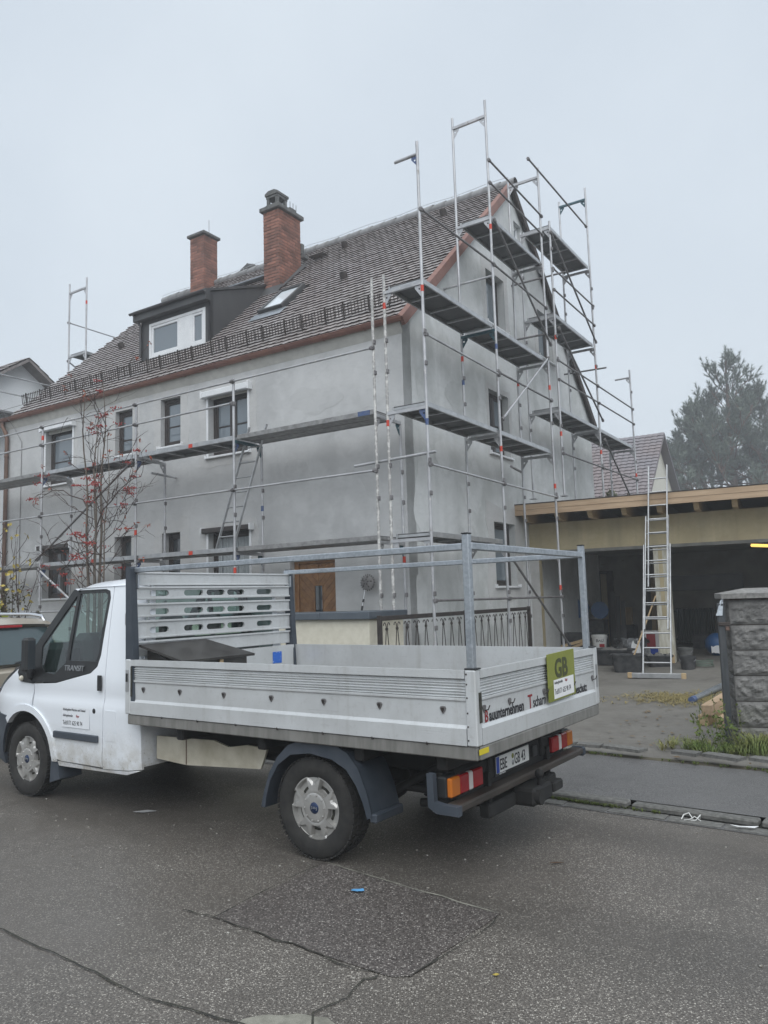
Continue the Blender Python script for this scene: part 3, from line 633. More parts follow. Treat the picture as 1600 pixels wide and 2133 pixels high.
# one wavy tile: local x across, y up the slope, z out of the slope
TW,TE=.182,.170
def tile_mesh(name):               # flat tile with a rounded lower edge
    m=MB(); n=6; ln=TE+.045; th=.030; lift=.050
    arc_=[(TW*.985*(i/n-.5), .026*(2*i/n-1)**2-.013) for i in range(n+1)]
    top=[(x,y,lift) for x,y in arc_]+[(TW*.4925,ln,.016),(-TW*.4925,ln,.016)]
    m.add(top,[tuple(range(n+3))]); bot=[(x,y,lift-th) for x,y in arc_]
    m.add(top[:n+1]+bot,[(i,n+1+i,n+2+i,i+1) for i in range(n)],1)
    return m
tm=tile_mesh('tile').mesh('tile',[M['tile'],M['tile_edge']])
tiles=[]; rows=int((HW/2+.18)*SL/TE); cols=int((HL+.12)/TW)
DX0,DX1=-8.02,-5.72
def blocked(x,y):
    if DX0-.02<x<DX1+.02 and y>1.05 and rz(y)<8.85+.385*(y-1.05): return True      # dormer
    if -4.80<x<-4.02 and 1.62<y<2.72: return True                                # skylight
    if -5.86<x<-5.14 and 2.95<y<3.92: return True                                # chimney
    if -10.1<x<-9.35 and 4.5<y: return True
    return False
for r in range(rows+1):
    sy=r*TE; y=-.09+sy/SL
    if y>HW/2-.08: break
    for c in range(cols+1):
        x=-HL-.02+(c+.5)*TW+(TW/2 if r%2 else 0)
        if x>.03: continue
        if blocked(x,y+.06): continue
        d=(Matrix.Translation((x+random.uniform(-.003,.003),y,rz(y)+.004+random.uniform(-.004,.005)))@Matrix.Rotation(ANG+random.uniform(-.02,.02),4,'X')@Matrix.Rotation(random.uniform(-.03,.03),4,'Z'))
        tiles.append(((F_H@d.translation-cam.location).length,d))
tiles.sort(key=lambda t:t[0])
for _,d in tiles[:300]: link('tile',tm,roof,d)
base=tile_mesh('t'); m=MB()
for _,d in tiles[300:]: 
    vs=[d@Vector(v) for v in base.v]; o=len(m.v); m.v+=[tuple(v) for v in vs]; m.f+=[[o+i for i in f] for f in base.f]; m.mi+=base.mi; m.sm+=base.sm
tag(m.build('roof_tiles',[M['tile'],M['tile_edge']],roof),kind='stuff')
# ridge tiles
x=-HL-.05; k=0
rt=MB(); rt.lathe([(.115,0),(.13,.30),(.135,.40)],10,Matrix.Rotation(R(90),4,'Y')); rme=rt.mesh('ridge_tile',M['ridge'])
while x<.0:
    link('ridge_tile',rme,roof,L(x,HW/2,RH+.02+random.uniform(-.005,.005))); x+=.36
m=MB(); pts=[]
for i in range(25):
    x=-HL-.1+i*(HL+.1)/24; pts.append((x,HW/2,RH+.22+.02*math.sin(i*1.7))); m.tube((x,HW/2,RH+.12),(x,HW/2,RH+.22),.006,4)
m.path(pts,.006,5); m.build('lightning_wire',M['scaf'],roof)
# copper verge along the gable
for sgn in (0,1):
    m=MB()
    P=[(y,rz(y)) for y in (-.12,HW/2)] if not sgn else [(HW+.2,rz(-.2)),(HW/2,RH)]
    a=Vector((0,P[0][0],P[0][1]));b=Vector((0,P[1][0],P[1][1])); t=(b-a).normalized(); n=Vector((0,-t.z,t.y)) if not sgn else Vector((0,t.z,-t.y))
    vs=[]
    for q in (a,b):
        for (dx,dn) in ((.05,-.10),(.12,-.10),(.12,.065),(.02,.085),(.02,.03),(.05,.03)): vs.append(q+Vector((dx,0,0))+n*dn)
    fs=[(i,(i+1)%6,6+(i+1)%6,6+i) for i in range(6)]+[tuple(range(6))[::-1],tuple(range(6,12))]
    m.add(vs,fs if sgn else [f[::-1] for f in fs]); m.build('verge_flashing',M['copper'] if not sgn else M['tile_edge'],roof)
# snow guards
x=-HL+.05
while x<-.2:
    wdt=min(1.0,-.05-x); m=MB(); T0=Matrix.Translation((x,.34,rz(.34)+.13))@Matrix.Rotation(R(8),4,'X')
    for z in ((.0,.095,.19) if x>-HL+.6 else (.0,.19)): 
        i0=len(m.v); m.box((0,-.006,z),(wdt-.02,.006,z+.012)); m.xform(T0,i0)
    nb=int(wdt/.075)
    for i in range(nb+1): i0=len(m.v); u=min(wdt-.03,i*.0745); m.box((u-.005,-.009,-.02),(u+.005,.005,.225)); m.xform(T0,i0)
    for u in (.2,.78):
        i0=len(m.v); m.box((u-.014,-.026,-.14),(u+.014,-.012,.24)); m.xform(T0,i0)
    m.build('snow_guard',M['iron'],house); x+=wdt
# chimneys -----------------------------------------------------------
def chimney(x0,x1,y0,y1,zb,zt,cap,bh=.083):
    core=MB(); core.box((x0+.012,y0+.012,zb),(x1-.012,y1-.012,zt-.005)); ch=core.build('chimney',M['mortar'],house)
    cache={}
    def brick(a,b):
        k=tuple(round(v,3) for v in (b[0]-a[0],b[1]-a[1])); 
        if k not in cache: cache[k]=MB().cbox((-k[0]/2,-k[1]/2,-bh/2+.006),(k[0]/2,k[1]/2,bh/2-.006),.006).mesh('brick',M['brick'])
        link('brick',cache[k],ch,L((a[0]+b[0])/2+random.uniform(-.002,.002),(a[1]+b[1])/2+random.uniform(-.002,.002),z+bh/2))
    z=zb; r=0; bw=.115; g=.010
    while z+bh<=zt+.001:
        ny=max(2,round((y1-y0)/.24)); nx=max(2,round((x1-x0)/.25))
        if r%2==0:
            for X in ((x0,x0+bw),(x1-bw,x1)):
                for i in range(ny): brick((X[0],y0+(y1-y0)*i/ny+g/2),(X[1],y0+(y1-y0)*(i+1)/ny-g/2))
            w=(x1-x0-2*bw)/(nx-1)
            for Y in ((y0,y0+bw),(y1-bw,y1)):
                for i in range(nx-1): brick((x0+bw+w*i+g/2,Y[0]),(x0+bw+w*(i+1)-g/2,Y[1]))
        else:
            for Y in ((y0,y0+bw),(y1-bw,y1)):
                for i in range(nx): brick((x0+(x1-x0)*i/nx+g/2,Y[0]),(x0+(x1-x0)*(i+1)/nx-g/2,Y[1]))
            w=(y1-y0-2*bw)/(ny-1)
            for X in ((x0,x0+bw),(x1-bw,x1)):
                for i in range(ny-1): brick((X[0],y0+bw+w*i+g/2),(X[1],y0+bw+w*(i+1)-g/2))
        z+=bh; r+=1
    c=MB(); c.cbox((x0-.07,y0-.07,zt),(x1+.07,y1+.07,zt+cap*.85),.015); c.build('cap_slab',M['capstone'],ch); return ch
c2=chimney(-5.75,-5.24,3.0,3.86,9.25,11.50,.13)
m=MB(); 
for (a,b) in ((-5.68,-5.60),(-5.40,-5.32)):
    for y in (3.06,3.36): m.cbox((a,y,11.62),(b,y+.08,11.98),.01)
m.cbox((-5.70,3.04,11.62),(-5.30,3.46,11.70),.01); m.cbox((-5.69,3.05,11.86),(-5.31,3.45,11.93),.01); m.prism([(-5.71,11.93),(-5.29,11.93),(-5.29,11.99),(-5.40,12.05),(-5.60,12.05),(-5.71,11.99)],'y',3.03,3.47); m.cbox((-5.62,3.56,11.62),(-5.32,3.82,11.80),.03)
for y in (3.6,3.72,3.84): m.tube((-5.36,y,11.6),(-5.36,y,11.95),.008,5)
m.build('chimney_pot',M['capstone'],c2)
m=MB(); m.cbox((-5.32,3.865,10.62),(-5.22,3.98,10.9),.01); m.cbox((-5.30,3.87,10.5),(-5.15,4.05,10.6),.01); m.build('side_outlet',M['capstone'],c2)
m=MB(); m.add([(-5.22,2.86,rz(2.86,.07)),(-5.12,2.86,rz(2.86,.075)),(-5.12,3.95,rz(3.95,.075)),(-5.22,3.95,rz(3.95,.16))],[(0,1,2,3)]); m.add([(-5.86,2.80,rz(2.80,.06)),(-5.12,2.80,rz(2.80,.06)),(-5.12,2.98,rz(2.98,.16)),(-5.86,2.98,rz(2.98,.16))],[(0,1,2,3)]); m.build('lead_flashing',M['sheet'],c2)
c1=chimney(-10.0,-9.42,4.54,5.10,10.55,12.65,.10)
m=MB(); m.tube((-9.62,4.95,12.7),(-9.62,4.95,13.3),.008,5); m.build('lightning_rod',M['scaf_dark'],c1)
# roof step + aerial dish behind the ridge
m=MB(); m.grid(lambda u,v:(-8.75+.42*(u*2-1)*math.sqrt(max(0,1-(2*v-1)**2))*1.0,5.6+.06*((u-.5)**2+(v-.5)**2)*4,11.55+.42*(2*v-1)),12,10,flip=False)
m.tube((-8.75,5.65,11.5),(-8.75,5.7,10.7),.02,6); m.build('satellite_dish',M['sheet'],house)
m=MB(); m.box((-6.02,3.9,rz(3.9,.20)),(-7.9,4.12,rz(3.9,.22))); m.build('roof_walkway',M['galva'],house)
m=MB()
for i in range(5): m.box((-5.06,3.95+.06*i,rz(3.95,.28)),(-4.62,3.98+.06*i,rz(3.95,.30)))
for xx in (-5.04,-4.64): m.tube((xx,3.93,rz(3.93,.06)),(xx,4.25,rz(3.95,.29)),.012,5); m.tube((xx,3.93,rz(3.93,.28)),(xx,4.25,rz(3.95,.29)),.012,5)
m.build('roof_step',M['iron'],house)
# vents, skylight
for (x,y) in ((-4.24,4.42),(-2.83,2.35),(-10.16,2.25),(-1.35,4.35)):
    m=MB(); m.lathe([(.085,-.02),(.085,.10),(.07,.16),(.0,.17)],12,Matrix.Translation((x,y,rz(y,.04)))@Matrix.Rotation(ANG*.35+R(12),4,'X')); m.box((x-.13,y-.12,rz(y-.12,.055)),(x+.13,y-.10,rz(y-.12,.075))); m.build('roof_vent',M['iron'],house,smooth_angle=40)
def onroof(x,y,off): return Vector((x,y,rz(y)))+Vector((0,-math.sin(ANG),math.cos(ANG)))*off
RM=axes((0,0,0),(1,0,0),(0,math.cos(ANG),math.sin(ANG)))
sk=Matrix.Translation(onroof(-4.40,1.72,0))@RM
m=MB(); W_,H_=.36,1.15
for a,b in (((-W_,0,0),(-W_+.07,H_,.15)),((W_-.07,0,0),(W_,H_,.15)),((-W_+.07,0,0),(W_-.07,.07,.15)),((-W_+.07,H_-.08,0),(W_-.07,H_,.16))): m.cbox(a,b,.01)
s=m.build('skylight',M['sheet'],house,sk)
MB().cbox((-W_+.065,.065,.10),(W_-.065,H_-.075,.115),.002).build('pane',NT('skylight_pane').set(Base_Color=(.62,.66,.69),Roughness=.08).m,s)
m=MB(); m.cbox((-W_-.1,-.32,.055),(W_+.1,.0,.07),.004); m.build('apron',M['galva'],s)
# dormer --------------------------------------------------------------
DY=1.12; zt=8.62
d=MB()
front=rect(DX0,DX1,rz(DY)-.05,8.80)
vs,fs=fill([front,rect(-7.73,-5.85,7.64,8.50)],lambda u,v:(u,DY,v),(0,.12,0)); d.add(vs,fs)
for X in (DX0,DX1-.0):
    e=.03 if X==DX1 else -.03
    y1=(8.85+.385*(-1.05)-EH)/(K-.385)
    p=[(DY,rz(DY)-.08),(y1,rz(y1)-.02),(DY,8.83)]
    d.prism([(a,b) for a,b in p],'x',min(X,X-e*2),max(X,X-e*2))
dm=d.build('dormer',M['sheet'],house)
y1=(8.85-.404-EH)/(K-.385)
m=MB(); m.add([(x,y,8.86+.385*(y-1.0)+o) for o in (0,-.06) for x,y in ((DX0-.13,1.0),(DX1+.045,1.0),(DX1+.045,y1+.08),(DX0-.13,y1+.08))],[(0,1,2,3),(7,6,5,4),(0,4,5,1),(1,5,6,2),(3,2,6,7),(0,3,7,4)])
m.cbox((DX0-.13,.96,8.60),(DX1+.045,1.11,8.865),.008); m.build('dormer_roof',M['sheet'],dm)
m=MB(); m.prism([(.915+y,8.80+z) for y,z in halfround(.045)],'x',DX0-.18,DX1+.05,smooth=True); m.tube((DX0-.08,.93,8.77),(DX0+.02,1.07,8.5),.03,8); m.tube((DX0+.02,1.07,8.5),(DX0+.02,1.07,7.75),.03,8); m.build('dormer_gutter',M['sheet'],dm)
def bx(mb,u0,u1,a,b,n0,n1): mb.cbox((u0,n0,a),(u1,n1,b),.006)
m=MB(); a,b,z0,z1=-7.73,-5.85,7.64,8.50; n0,n1=DY+.0,DY+.07
bx(m,a,a+.07,z0,z1,n0-.02,n1); bx(m,b-.07,b,z0,z1,n0-.02,n1); bx(m,a+.07,b-.07,z1-.07,z1,n0-.02,n1); bx(m,a+.07,b-.07,z0,z0+.07,n0-.02,n1); bx(m,-6.72,-6.28,z0+.07,z1-.07,n0-.01,n1)
wn=m.build('window_frame',M['white'],dm)
for a_,b_ in ((-7.66,-6.72),(-6.28,-5.92)):
    s=MB(); bx(s,a_,a_+.06,z0+.07,z1-.07,n0,n1); bx(s,b_-.06,b_,z0+.07,z1-.07,n0,n1); bx(s,a_+.06,b_-.06,z1-.13,z1-.07,n0,n1); bx(s,a_+.06,b_-.06,z0+.07,z0+.13,n0,n1); s.build('sash',M['white'],dm)
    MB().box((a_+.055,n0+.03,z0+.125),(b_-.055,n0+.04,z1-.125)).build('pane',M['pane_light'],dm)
# ================================================================== scaffolding
def upright(t,x,y,z0,z1,mat='scaf',bands=(),r=.0245,foot=False):
    m=MB(); m.tube((x,y,z0),(x,y,z1),r,10)
    if foot: m.tube((x,y,z0-.02),(x,y,z0+.25),r*.75,8); m.box((x-.075,y-.075,z0-.028),(x+.075,y+.075,z0-.02))
    u=m.build('upright',M[mat],t)
    for z,c in bands: MB().tube((x,y,z-.05),(x,y,z+.05),r+.0025,10).build('marker_band',M[c],u)
    # little wedge boxes for the rails
    k=MB()
    for z in [zz for zz in (z0+1.0,z0+1.5,z0+3.0,z0+3.5,z0+5.0,z0+5.5) if zz<z1-.1]: k.cbox((x+.02,y-.045,z-.035),(x+.045,y+.02,z+.035),.006)
    tag(k.build('wedge_pockets',M['scaf_dark'],u),kind='stuff')
    return u
def rail(t,p,q,mat='scaf',r=.019,name='guard_rail',ends=True):
    m=MB(); m.tube(p,q,r,8); o=m.build(name,M[mat],t)
    if ends:
        e=MB()
        for a,b in ((p,q),(q,p)):
            a=Vector(a);b=Vector(b);d=(b-a).normalized(); e.tube(a-d*.03,a+d*.05,r+.012,6); e.cbox(a+Vector((-.025,-.025,-.04)),a+Vector((.025,.025,.03)),.008)
        tag(e.build('couplers',M['scaf_dark'],o),kind='stuff')
    return o
def gusset(t,a,along,down=.18,out=.13,mat='scaf',th=.008):
    """triangular corner plate with a square hole: a = corner, along = unit direction, thin across"""
    a=Vector(a); u=Vector(along).normalized(); n=Vector((-u.y,u.x,0)); P=lambda s,z:a+u*s+Vector((0,0,z))-n*th/2
    vs,fs=fill([[(0,0),(0,-down),(.03,-down),(out,-.04),(out,0)],rect(.035,.065,-.075,-.045)],P,n*th); return MB().add(vs,fs).build('gusset_plate',M[mat],t)
def transom(t,p,q,mat='scaf',gm=('scaf','scaf')):
    p=Vector(p);q=Vector(q); d=(q-p).normalized(); n=Vector((-d.y,d.x,0))*.024
    m=MB(); vs=[x+s*n+Vector((0,0,z)) for x in (p,q) for s,z in ((-1,-.025),(1,-.025),(1,.025),(-1,.025))]
    m.add(vs,[(0,1,5,4),(1,2,6,5),(2,3,7,6),(3,0,4,7),(3,2,1,0),(4,5,6,7)]); m.build('transom',M[mat],t)
    gusset(t,p+Vector((0,0,-.026)),d,mat=gm[0]); gusset(t,q+Vector((0,0,-.026)),-d,mat=gm[1])
def platform(t,p,q,wdir,wid,kind='alu',label=None,red=False):
    """deck from p to q (its outer edge), wid wide along wdir; frame of side rails and cross bars seen from below"""
    p=Vector(p);q=Vector(q);d=q-p; ln=d.length; d.normalize(); w=Vector(wdir).normalized(); up=Vector((0,0,1))
    if d.cross(w).z<0: MX=Matrix(((d.x,-w.x,0,p.x),(d.y,-w.y,0,p.y),(0,0,1,p.z),(0,0,0,1))); s=-1
    else: MX=Matrix(((d.x,w.x,0,p.x),(d.y,w.y,0,p.y),(0,0,1,p.z),(0,0,0,1))); s=1
    def Y(a,b): return (a,b) if s>0 else (-b,-a)
    m=MB()
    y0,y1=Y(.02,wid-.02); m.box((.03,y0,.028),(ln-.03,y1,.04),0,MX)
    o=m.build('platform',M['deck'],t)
    e=MB(); E='alu' if kind=='alu' else 'steel_edge'
    for a,b in ((0,.028),(wid-.028,wid)):
        y0,y1=Y(a,b); e.cbox((.012,y0,-.04),(ln-.012,y1,.045),.006,0,MX)
    e.build('side_beam',M[E],o)
    if kind!='alu':
        for k in range(2):
            e=MB(); y0,y1=Y(.03+k*wid*.48,.03+k*wid*.48+wid*.45); e.cbox((.02,y0,-.03),(ln-.02,y1,.026),.01,0,MX); e.build('plank',M[E],o)
    e=MB(); n=max(3,int(ln/.62))
    for i in range(n+1):
        x=.03+(ln-.1)*i/n; y0,y1=Y(.028,wid-.028); e.cbox((x,y0,-.02),(x+.04,y1,.026),.004,0,MX)
    tag(e.build('cross_bars',M[E],o),kind='stuff')
    if red: y0,y1=Y(-.004,.0); MB().box((ln*.55,y0,-.035),(ln*.55+.10,y1,.035),0,MX).build('red_tag',M['red'],o)
    return o
Z1,Z2,Z3,Z4=2.70,4.70,6.66,8.82
# ---- along the facade
fs_=thing('facade_scaffold','metal scaffold with two plank levels along the house front above the truck','scaffold',F_H)
YO,YI=-1.05,-.32
FX=[-11.70,-8.62,-5.55,-2.93,.10]
for i,x in enumerate(FX):
    top=5.80 if i<4 else 6.90
    upright(fs_,x,YO,.33,top,'scaf' if i<4 else 'scaf_white',[(5.5,'red')] if i==1 else [(2.35,'red')] if i==3 else [(3.2,'red'),(2.45,'red')] if i==2 else [],foot=True)
    upright(fs_,x,YI,.33,4.66,'scaf',[(3.5,'blue')] if i==3 else [(2.4,'red')] if i==4 else [],foot=True)
    for z in (Z1,Z2): transom(fs_,(x,YO,z-.05),(x,YI,z-.05),'teal' if (i==3 and z==Z2) else 'scaf',('blue' if i in (1,2,3) else 'scaf','teal' if i>=3 else 'scaf'))
for i in range(4):
    for z in (Z1,Z2):
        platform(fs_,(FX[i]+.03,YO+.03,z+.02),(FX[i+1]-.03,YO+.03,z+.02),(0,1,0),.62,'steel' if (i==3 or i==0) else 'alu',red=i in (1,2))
    rail(fs_,(FX[i],YO-.03,5.74),(FX[i+1],YO-.03,5.74))
    if i<3: rail(fs_,(FX[i],YO-.03,5.34),(FX[i+1],YO-.03,5.34))
    rail(fs_,(FX[i],YO-.03,3.77),(FX[i+1],YO-.03,3.77))
    if i<2: rail(fs_,(FX[i],YO-.03,1.72),(FX[i+1],YO-.03,1.72))
rail(fs_,(-8.66,YO-.05,2.84),(-5.62,YO-.05,4.60),'scaf_dark',.022,'brace')
rail(fs_,(-8.60,YO-.05,2.62),(-5.75,YO-.05,.9),'scaf',.024,'brace')
rail(fs_,(-.36,YO+.06,3.90),(1.13,YO+.06,3.95),'scaf',.024,'tie_tube',False)
for x,z in ((-5.50,4.42),): rail(fs_,(x-.05,YI-.35,z),(x-.05,YI+.3,z-.02),'scaf',.024,'tie_tube',False)
m=MB(); m.box((-.25,YO+.022,4.685),(-.02,YO+.0285,4.762)); m.build('blue_tag',M['blue'],fs_)
# ---- gable, near tower
XO,XI=1.0,.30
gs=thing('gable_scaffold','tall metal scaffold tower at the near corner of the gable wall','scaffold',F_H)
GY=[-1.0,1.68,4.32]
upright(gs,XO,GY[0],.33,8.93,'scaf',[(6.52,'red'),(4.42,'blue')],foot=True); upright(gs,XI,GY[0],.33,6.92,'scaf_white',[(4.5,'red'),(6.4,'red')],foot=True)
upright(gs,XO,GY[1],.33,11.12,'scaf',[(8.6,'red'),(4.4,'red'),(6.3,'blue')],foot=True); upright(gs,XI,GY[1],.33,11.02,'scaf',[(6.2,'red'),(5.75,'blue')],foot=True)
upright(gs,XO,GY[2],.33,11.02,'scaf',[(6.1,'red'),(4.0,'red'),(1.9,'red')],foot=True); upright(gs,XI,GY[2],.33,10.95,'scaf',[(6.3,'red')],foot=True)
for y in GY:
    for z in (Z1,Z2,Z3):
        transom(gs,(XO,y,z-.05),(XI,y,z-.05),'teal' if (y==GY[1] and z==Z3) else 'scaf',('blue' if z==Z2 and y==GY[0] else 'teal' if y==GY[1] and z==Z3 else 'scaf','teal' if y==GY[1] and z==Z3 else 'scaf'))
for y in GY[1:]:
    transom(gs,(XO,y,Z4-.05),(XI,y,Z4-.05)); transom(gs,(XO,y,10.80),(XI,y,10.80))
rail(gs,(XO,GY[0],8.72),(XO-.42,GY[0],8.72),'scaf',.026,'half_transom',False); gusset(gs,(XO,GY[0],8.69),(-1,0,0),.14,.11,'blue')
for (a,b,z) in ((0,1,Z1),(0,1,Z2),(1,2,Z2),(0,1,Z3),(1,2,Z3),(1,2,Z4)):
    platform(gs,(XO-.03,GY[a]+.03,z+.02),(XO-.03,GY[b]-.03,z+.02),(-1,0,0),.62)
XR=XO+.03
for y0,z0,y1,z1,mt in ((GY[1],9.91,GY[2],9.90,'scaf_dark'),(GY[1],9.46,GY[2],9.48,'scaf_dark'),(GY[0],7.80,GY[1],7.87,'scaf_dark'),(GY[1],7.86,GY[2],7.84,'scaf_dark'),(GY[0],5.79,GY[1],5.77,'scaf'),(GY[1],5.81,GY[2],5.82,'scaf_dark'),(GY[0],3.77,GY[1],3.76,'scaf'),(GY[1],3.76,GY[2],3.77,'scaf'),(GY[0],1.73,GY[1],1.72,'scaf_dark'),(GY[1],1.72,GY[2],1.71,'scaf_dark')):
    rail(gs,(XR,y0,z0),(XR,y1,z1),mt)
for a,b,mt in (((XR,1.8,8.78),(XR,4.45,7.07),'scaf_dark'),((XR,1.75,4.96),(XR,4.25,6.72),'scaf'),((XR,1.9,2.41),(XR,4.58,.72),'scaf_dark')): rail(gs,a,b,mt,.022,'brace')
rail(gs,(.30,1.62,7.62),(-.02,1.62,7.62),'scaf',.022,'wall_tie',False); rail(gs,(.22,1.70,7.66),(1.02,1.70,7.66),'scaf',.022,'wall_tie',False)
rail(gs,(.95,2.2,4.15),(.35,4.1,4.35),'scaf_dark',.024,'loose_tube',False)
rail(gs,(1.02,3.74,10.94),(1.02,7.5,10.96),'scaf_dark',.02,'guard_rail')
for z in (7.24,): rail(gs,(XO,GY[2]-.1,z),(XI-.3,GY[2]-.1,z+.02),'scaf_dark',.022,'wall_tie',False)
# ---- gable, far tower standing on the garage roof
gt=thing('gable_scaffold','metal scaffold tower standing on the garage roof beside the gable','scaffold',F_H)
TY=[4.87,7.66,10.80]; GRZ=3.84
for y,zt,zi in ((TY[0],10.02,9.95),(TY[1],12.06,11.9),(TY[2],8.02,5.75)):
    upright(gt,XO,y,GRZ+.03,zt,'scaf',[(7.35,'red'),(5.2,'red')] if y!=TY[2] else [(5.0,'red')],foot=True); upright(gt,XI,y,GRZ+.03,zi,'scaf',foot=True)
for y in TY: transom(gt,(XO,y,5.71),(XI,y,5.71))
for y in TY[:2]:
    transom(gt,(XO,y,7.83),(XI,y,7.83)); transom(gt,(XO,y,9.86),(XI,y,9.86))
transom(gt,(XO,TY[1],11.75),(XI,TY[1],11.75),'teal',('teal','teal'))
rail(gt,(XO,TY[2],7.80),(XO-.42,TY[2],7.80),'scaf',.026,'half_transom',False); gusset(gt,(XO,TY[2],7.77),(-1,0,0),.14,.11)
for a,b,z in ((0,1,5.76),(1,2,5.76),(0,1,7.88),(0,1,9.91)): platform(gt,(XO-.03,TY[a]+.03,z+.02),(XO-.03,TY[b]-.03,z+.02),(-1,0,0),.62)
for y0,z0,y1,z1 in ((TY[0],8.92,TY[1],8.92),(TY[0],8.43,TY[1],8.42),(TY[0],6.83,TY[1],6.86),(TY[1],6.86,TY[2],6.88),(TY[0],6.40,TY[1],6.43),(TY[1],6.43,TY[2],6.45),(TY[0],4.77,TY[1],4.81),(TY[1],4.81,TY[2],4.86)): rail(gt,(XR,y0,z0),(XR,y1,z1),'scaf_dark')
for a,b in (((XR,4.85,9.75),(XR,7.70,8.0)),((XR,5.04,7.6),(XR,7.87,6.03)),((XR,7.95,5.55),(XR,10.3,4.1))): rail(gt,a,b,'scaf_dark',.022,'brace')
rail(gt,(1.3,4.9,8.78),(-.1,4.95,8.80),'scaf_dark',.022,'wall_tie',False); rail(gt,(1.25,7.7,7.30),(.15,7.75,7.34),'scaf_dark',.022,'wall_tie',False)
# ---- far end of the house
rs=thing('end_scaffold','slim scaffold frame rising behind the far end of the tiled roof','scaffold',F_H)
for x in (-13.0,-12.2):
    upright(rs,x,2.6,.33,11.35,'scaf',[(10.6,'red')] if x>-12.5 else [],foot=True); upright(rs,x,-.1,.33,9.05,'scaf',foot=True); upright(rs,x,5.3,.33,9.05,'scaf',foot=True)
transom(rs,(-13.0,2.6,11.05),(-12.2,2.6,11.05)); 
for y in (-.1,2.6,5.3): transom(rs,(-13.0,y,9.10),(-12.2,y,9.10))
platform(rs,(-12.97,2.63,9.16),(-12.97,5.27,9.16),(1,0,0),.62)
for z0,y0,y1 in ((10.17,2.6,5.3),(8.13,-.1,2.6),(7.65,-.1,2.6)): rail(rs,(-13.03,y0,z0),(-13.03,y1,z0),'scaf')
rail(rs,(-13.03,2.6,9.0),(-13.03,5.3,7.6),'scaf',.022,'brace')
# ---- ladder up to the second level, inside the facade scaffold
def ladder(name,label,F,foot,top,side,wid,sp=.28,rail_s=(.022,.035),mat='alu',taper=0.,group=None,parent=None,zoff=.12):
    foot=Vector(foot);top=Vector(top);s=Vector(side).normalized(); d=(top-foot); ln=d.length; d.normalize(); n=s.cross(d)
    t=parent or thing(name,label,'ladder',F@Matrix.Translation(foot),group); o=Vector((0,0,0)) if not parent else foot
    for k in (-1,1):
        m=MB(); MX=Matrix(((s.x,n.x,d.x,(o+s*k*wid/2).x),(s.y,n.y,d.y,(o+s*k*wid/2).y),(s.z,n.z,d.z,(o+s*k*wid/2).z),(0,0,0,1)))
        i0=len(m.v); m.cbox((-rail_s[0]/2,-rail_s[1],0),(rail_s[0]/2,rail_s[1],ln),.004); m.xform(MX,i0); m.build('stile',M[mat],t)
    x=zoff+.12
    while x<ln-.05:
        c=o+d*x; m=MB(); m.tube(c-s*wid/2,c+s*wid/2,.015,8); m.build('rung',M[mat],t); x+=sp
    return t
ladder('ladder','thin aluminium ladder leaning between the two scaffold levels on the facade',F_H,(-3.42,-.80,2.76),(-2.74,-.62,4.98),(1,0,0),.42,mat='alu',rail_s=(.02,.028))
# ================================================================== dropside pickup truck
truck=thing('truck','white dropside pickup truck with galvanised rack parked on the road','truck',F_T)
def cw(x,z):
    y=.945
    if z>1.05: y-=.13*((z-1.05)/.92)**1.3
    if .90<z<=.975: y+=.010*(.975-z)/.075-.008*(z-.90)/.075
    elif .975<z<1.12: y-=.008*(1.12-z)/.145
    elif .6<z<=.90: y+=.010*(z-.6)/.3
    if z<.5: y-=.05*((.5-z)/.2)**2*.6
    if x<2.07: y-=.06*((2.07-x)/.11)**2
    if x>3.75: y-=.16*((x-3.75)/.7)**2
    return y
def panel(name,loops,mat,side=1,off=0.,th=.02,parent=truck,nx=.10,nz=.05):
    bm=bmesh.new()
    for lp in loops:
        vs=[bm.verts.new((u,0,v)) for u,v in lp]
        for i in range(len(vs)): bm.edges.new((vs[i],vs[(i+1)%len(vs)]))
    bmesh.ops.triangle_fill(bm,use_beauty=True,use_dissolve=True,edges=bm.edges[:],normal=(0,1,0))
    us=[p[0] for lp in loops for p in lp]; zs=[p[1] for lp in loops for p in lp]
    x=min(us)+nx
    while x<max(us): bmesh.ops.bisect_plane(bm,geom=bm.verts[:]+bm.edges[:]+bm.faces[:],plane_co=(x,0,0),plane_no=(1,0,0)); x+=nx
    z=min(zs)+nz
    while z<max(zs): bmesh.ops.bisect_plane(bm,geom=bm.verts[:]+bm.edges[:]+bm.faces[:],plane_co=(0,0,z),plane_no=(0,0,1)); z+=nz
    bm.normal_update()
    for f in bm.faces:
        if f.normal.y*side<0: f.normal_flip()
    for v in bm.verts: v.co.y=side*(cw(v.co.x,v.co.z)+off)
    ext=bmesh.ops.extrude_face_region(bm,geom=bm.faces[:])
    new=[g for g in ext['geom'] if isinstance(g,bmesh.types.BMVert)]
    for v in new: v.co.y-=side*-0.0
    old=[v for v in bm.verts if v not in set(new)]
    for v in old: v.co.y-=side*th
    bm.normal_update(); bmesh.ops.recalc_face_normals(bm,faces=bm.faces[:])
    me=bpy.data.meshes.new(name); bm.to_mesh(me); bm.free(); me.materials.append(mat)
    me.polygons.foreach_set('use_smooth',[True]*len(me.polygons)); me.set_sharp_from_angle(angle=R(35))
    return link(name,me,parent)
AX,AZ=3.637,.355
archd=arc(AX,AZ,.50,104,176,10)
door=[(3.505,1.068),(3.15,1.085),(2.62,1.19),(2.53,1.25),(2.495,1.35),(2.470,1.86),(2.495,1.925),(2.56,1.945),(3.01,1.945),(3.055,1.962),(2.445,1.968),(2.418,1.5),(2.398,1.05),(2.432,.385),(3.06,.385)]+arc(AX,AZ,.505,175,106,10)
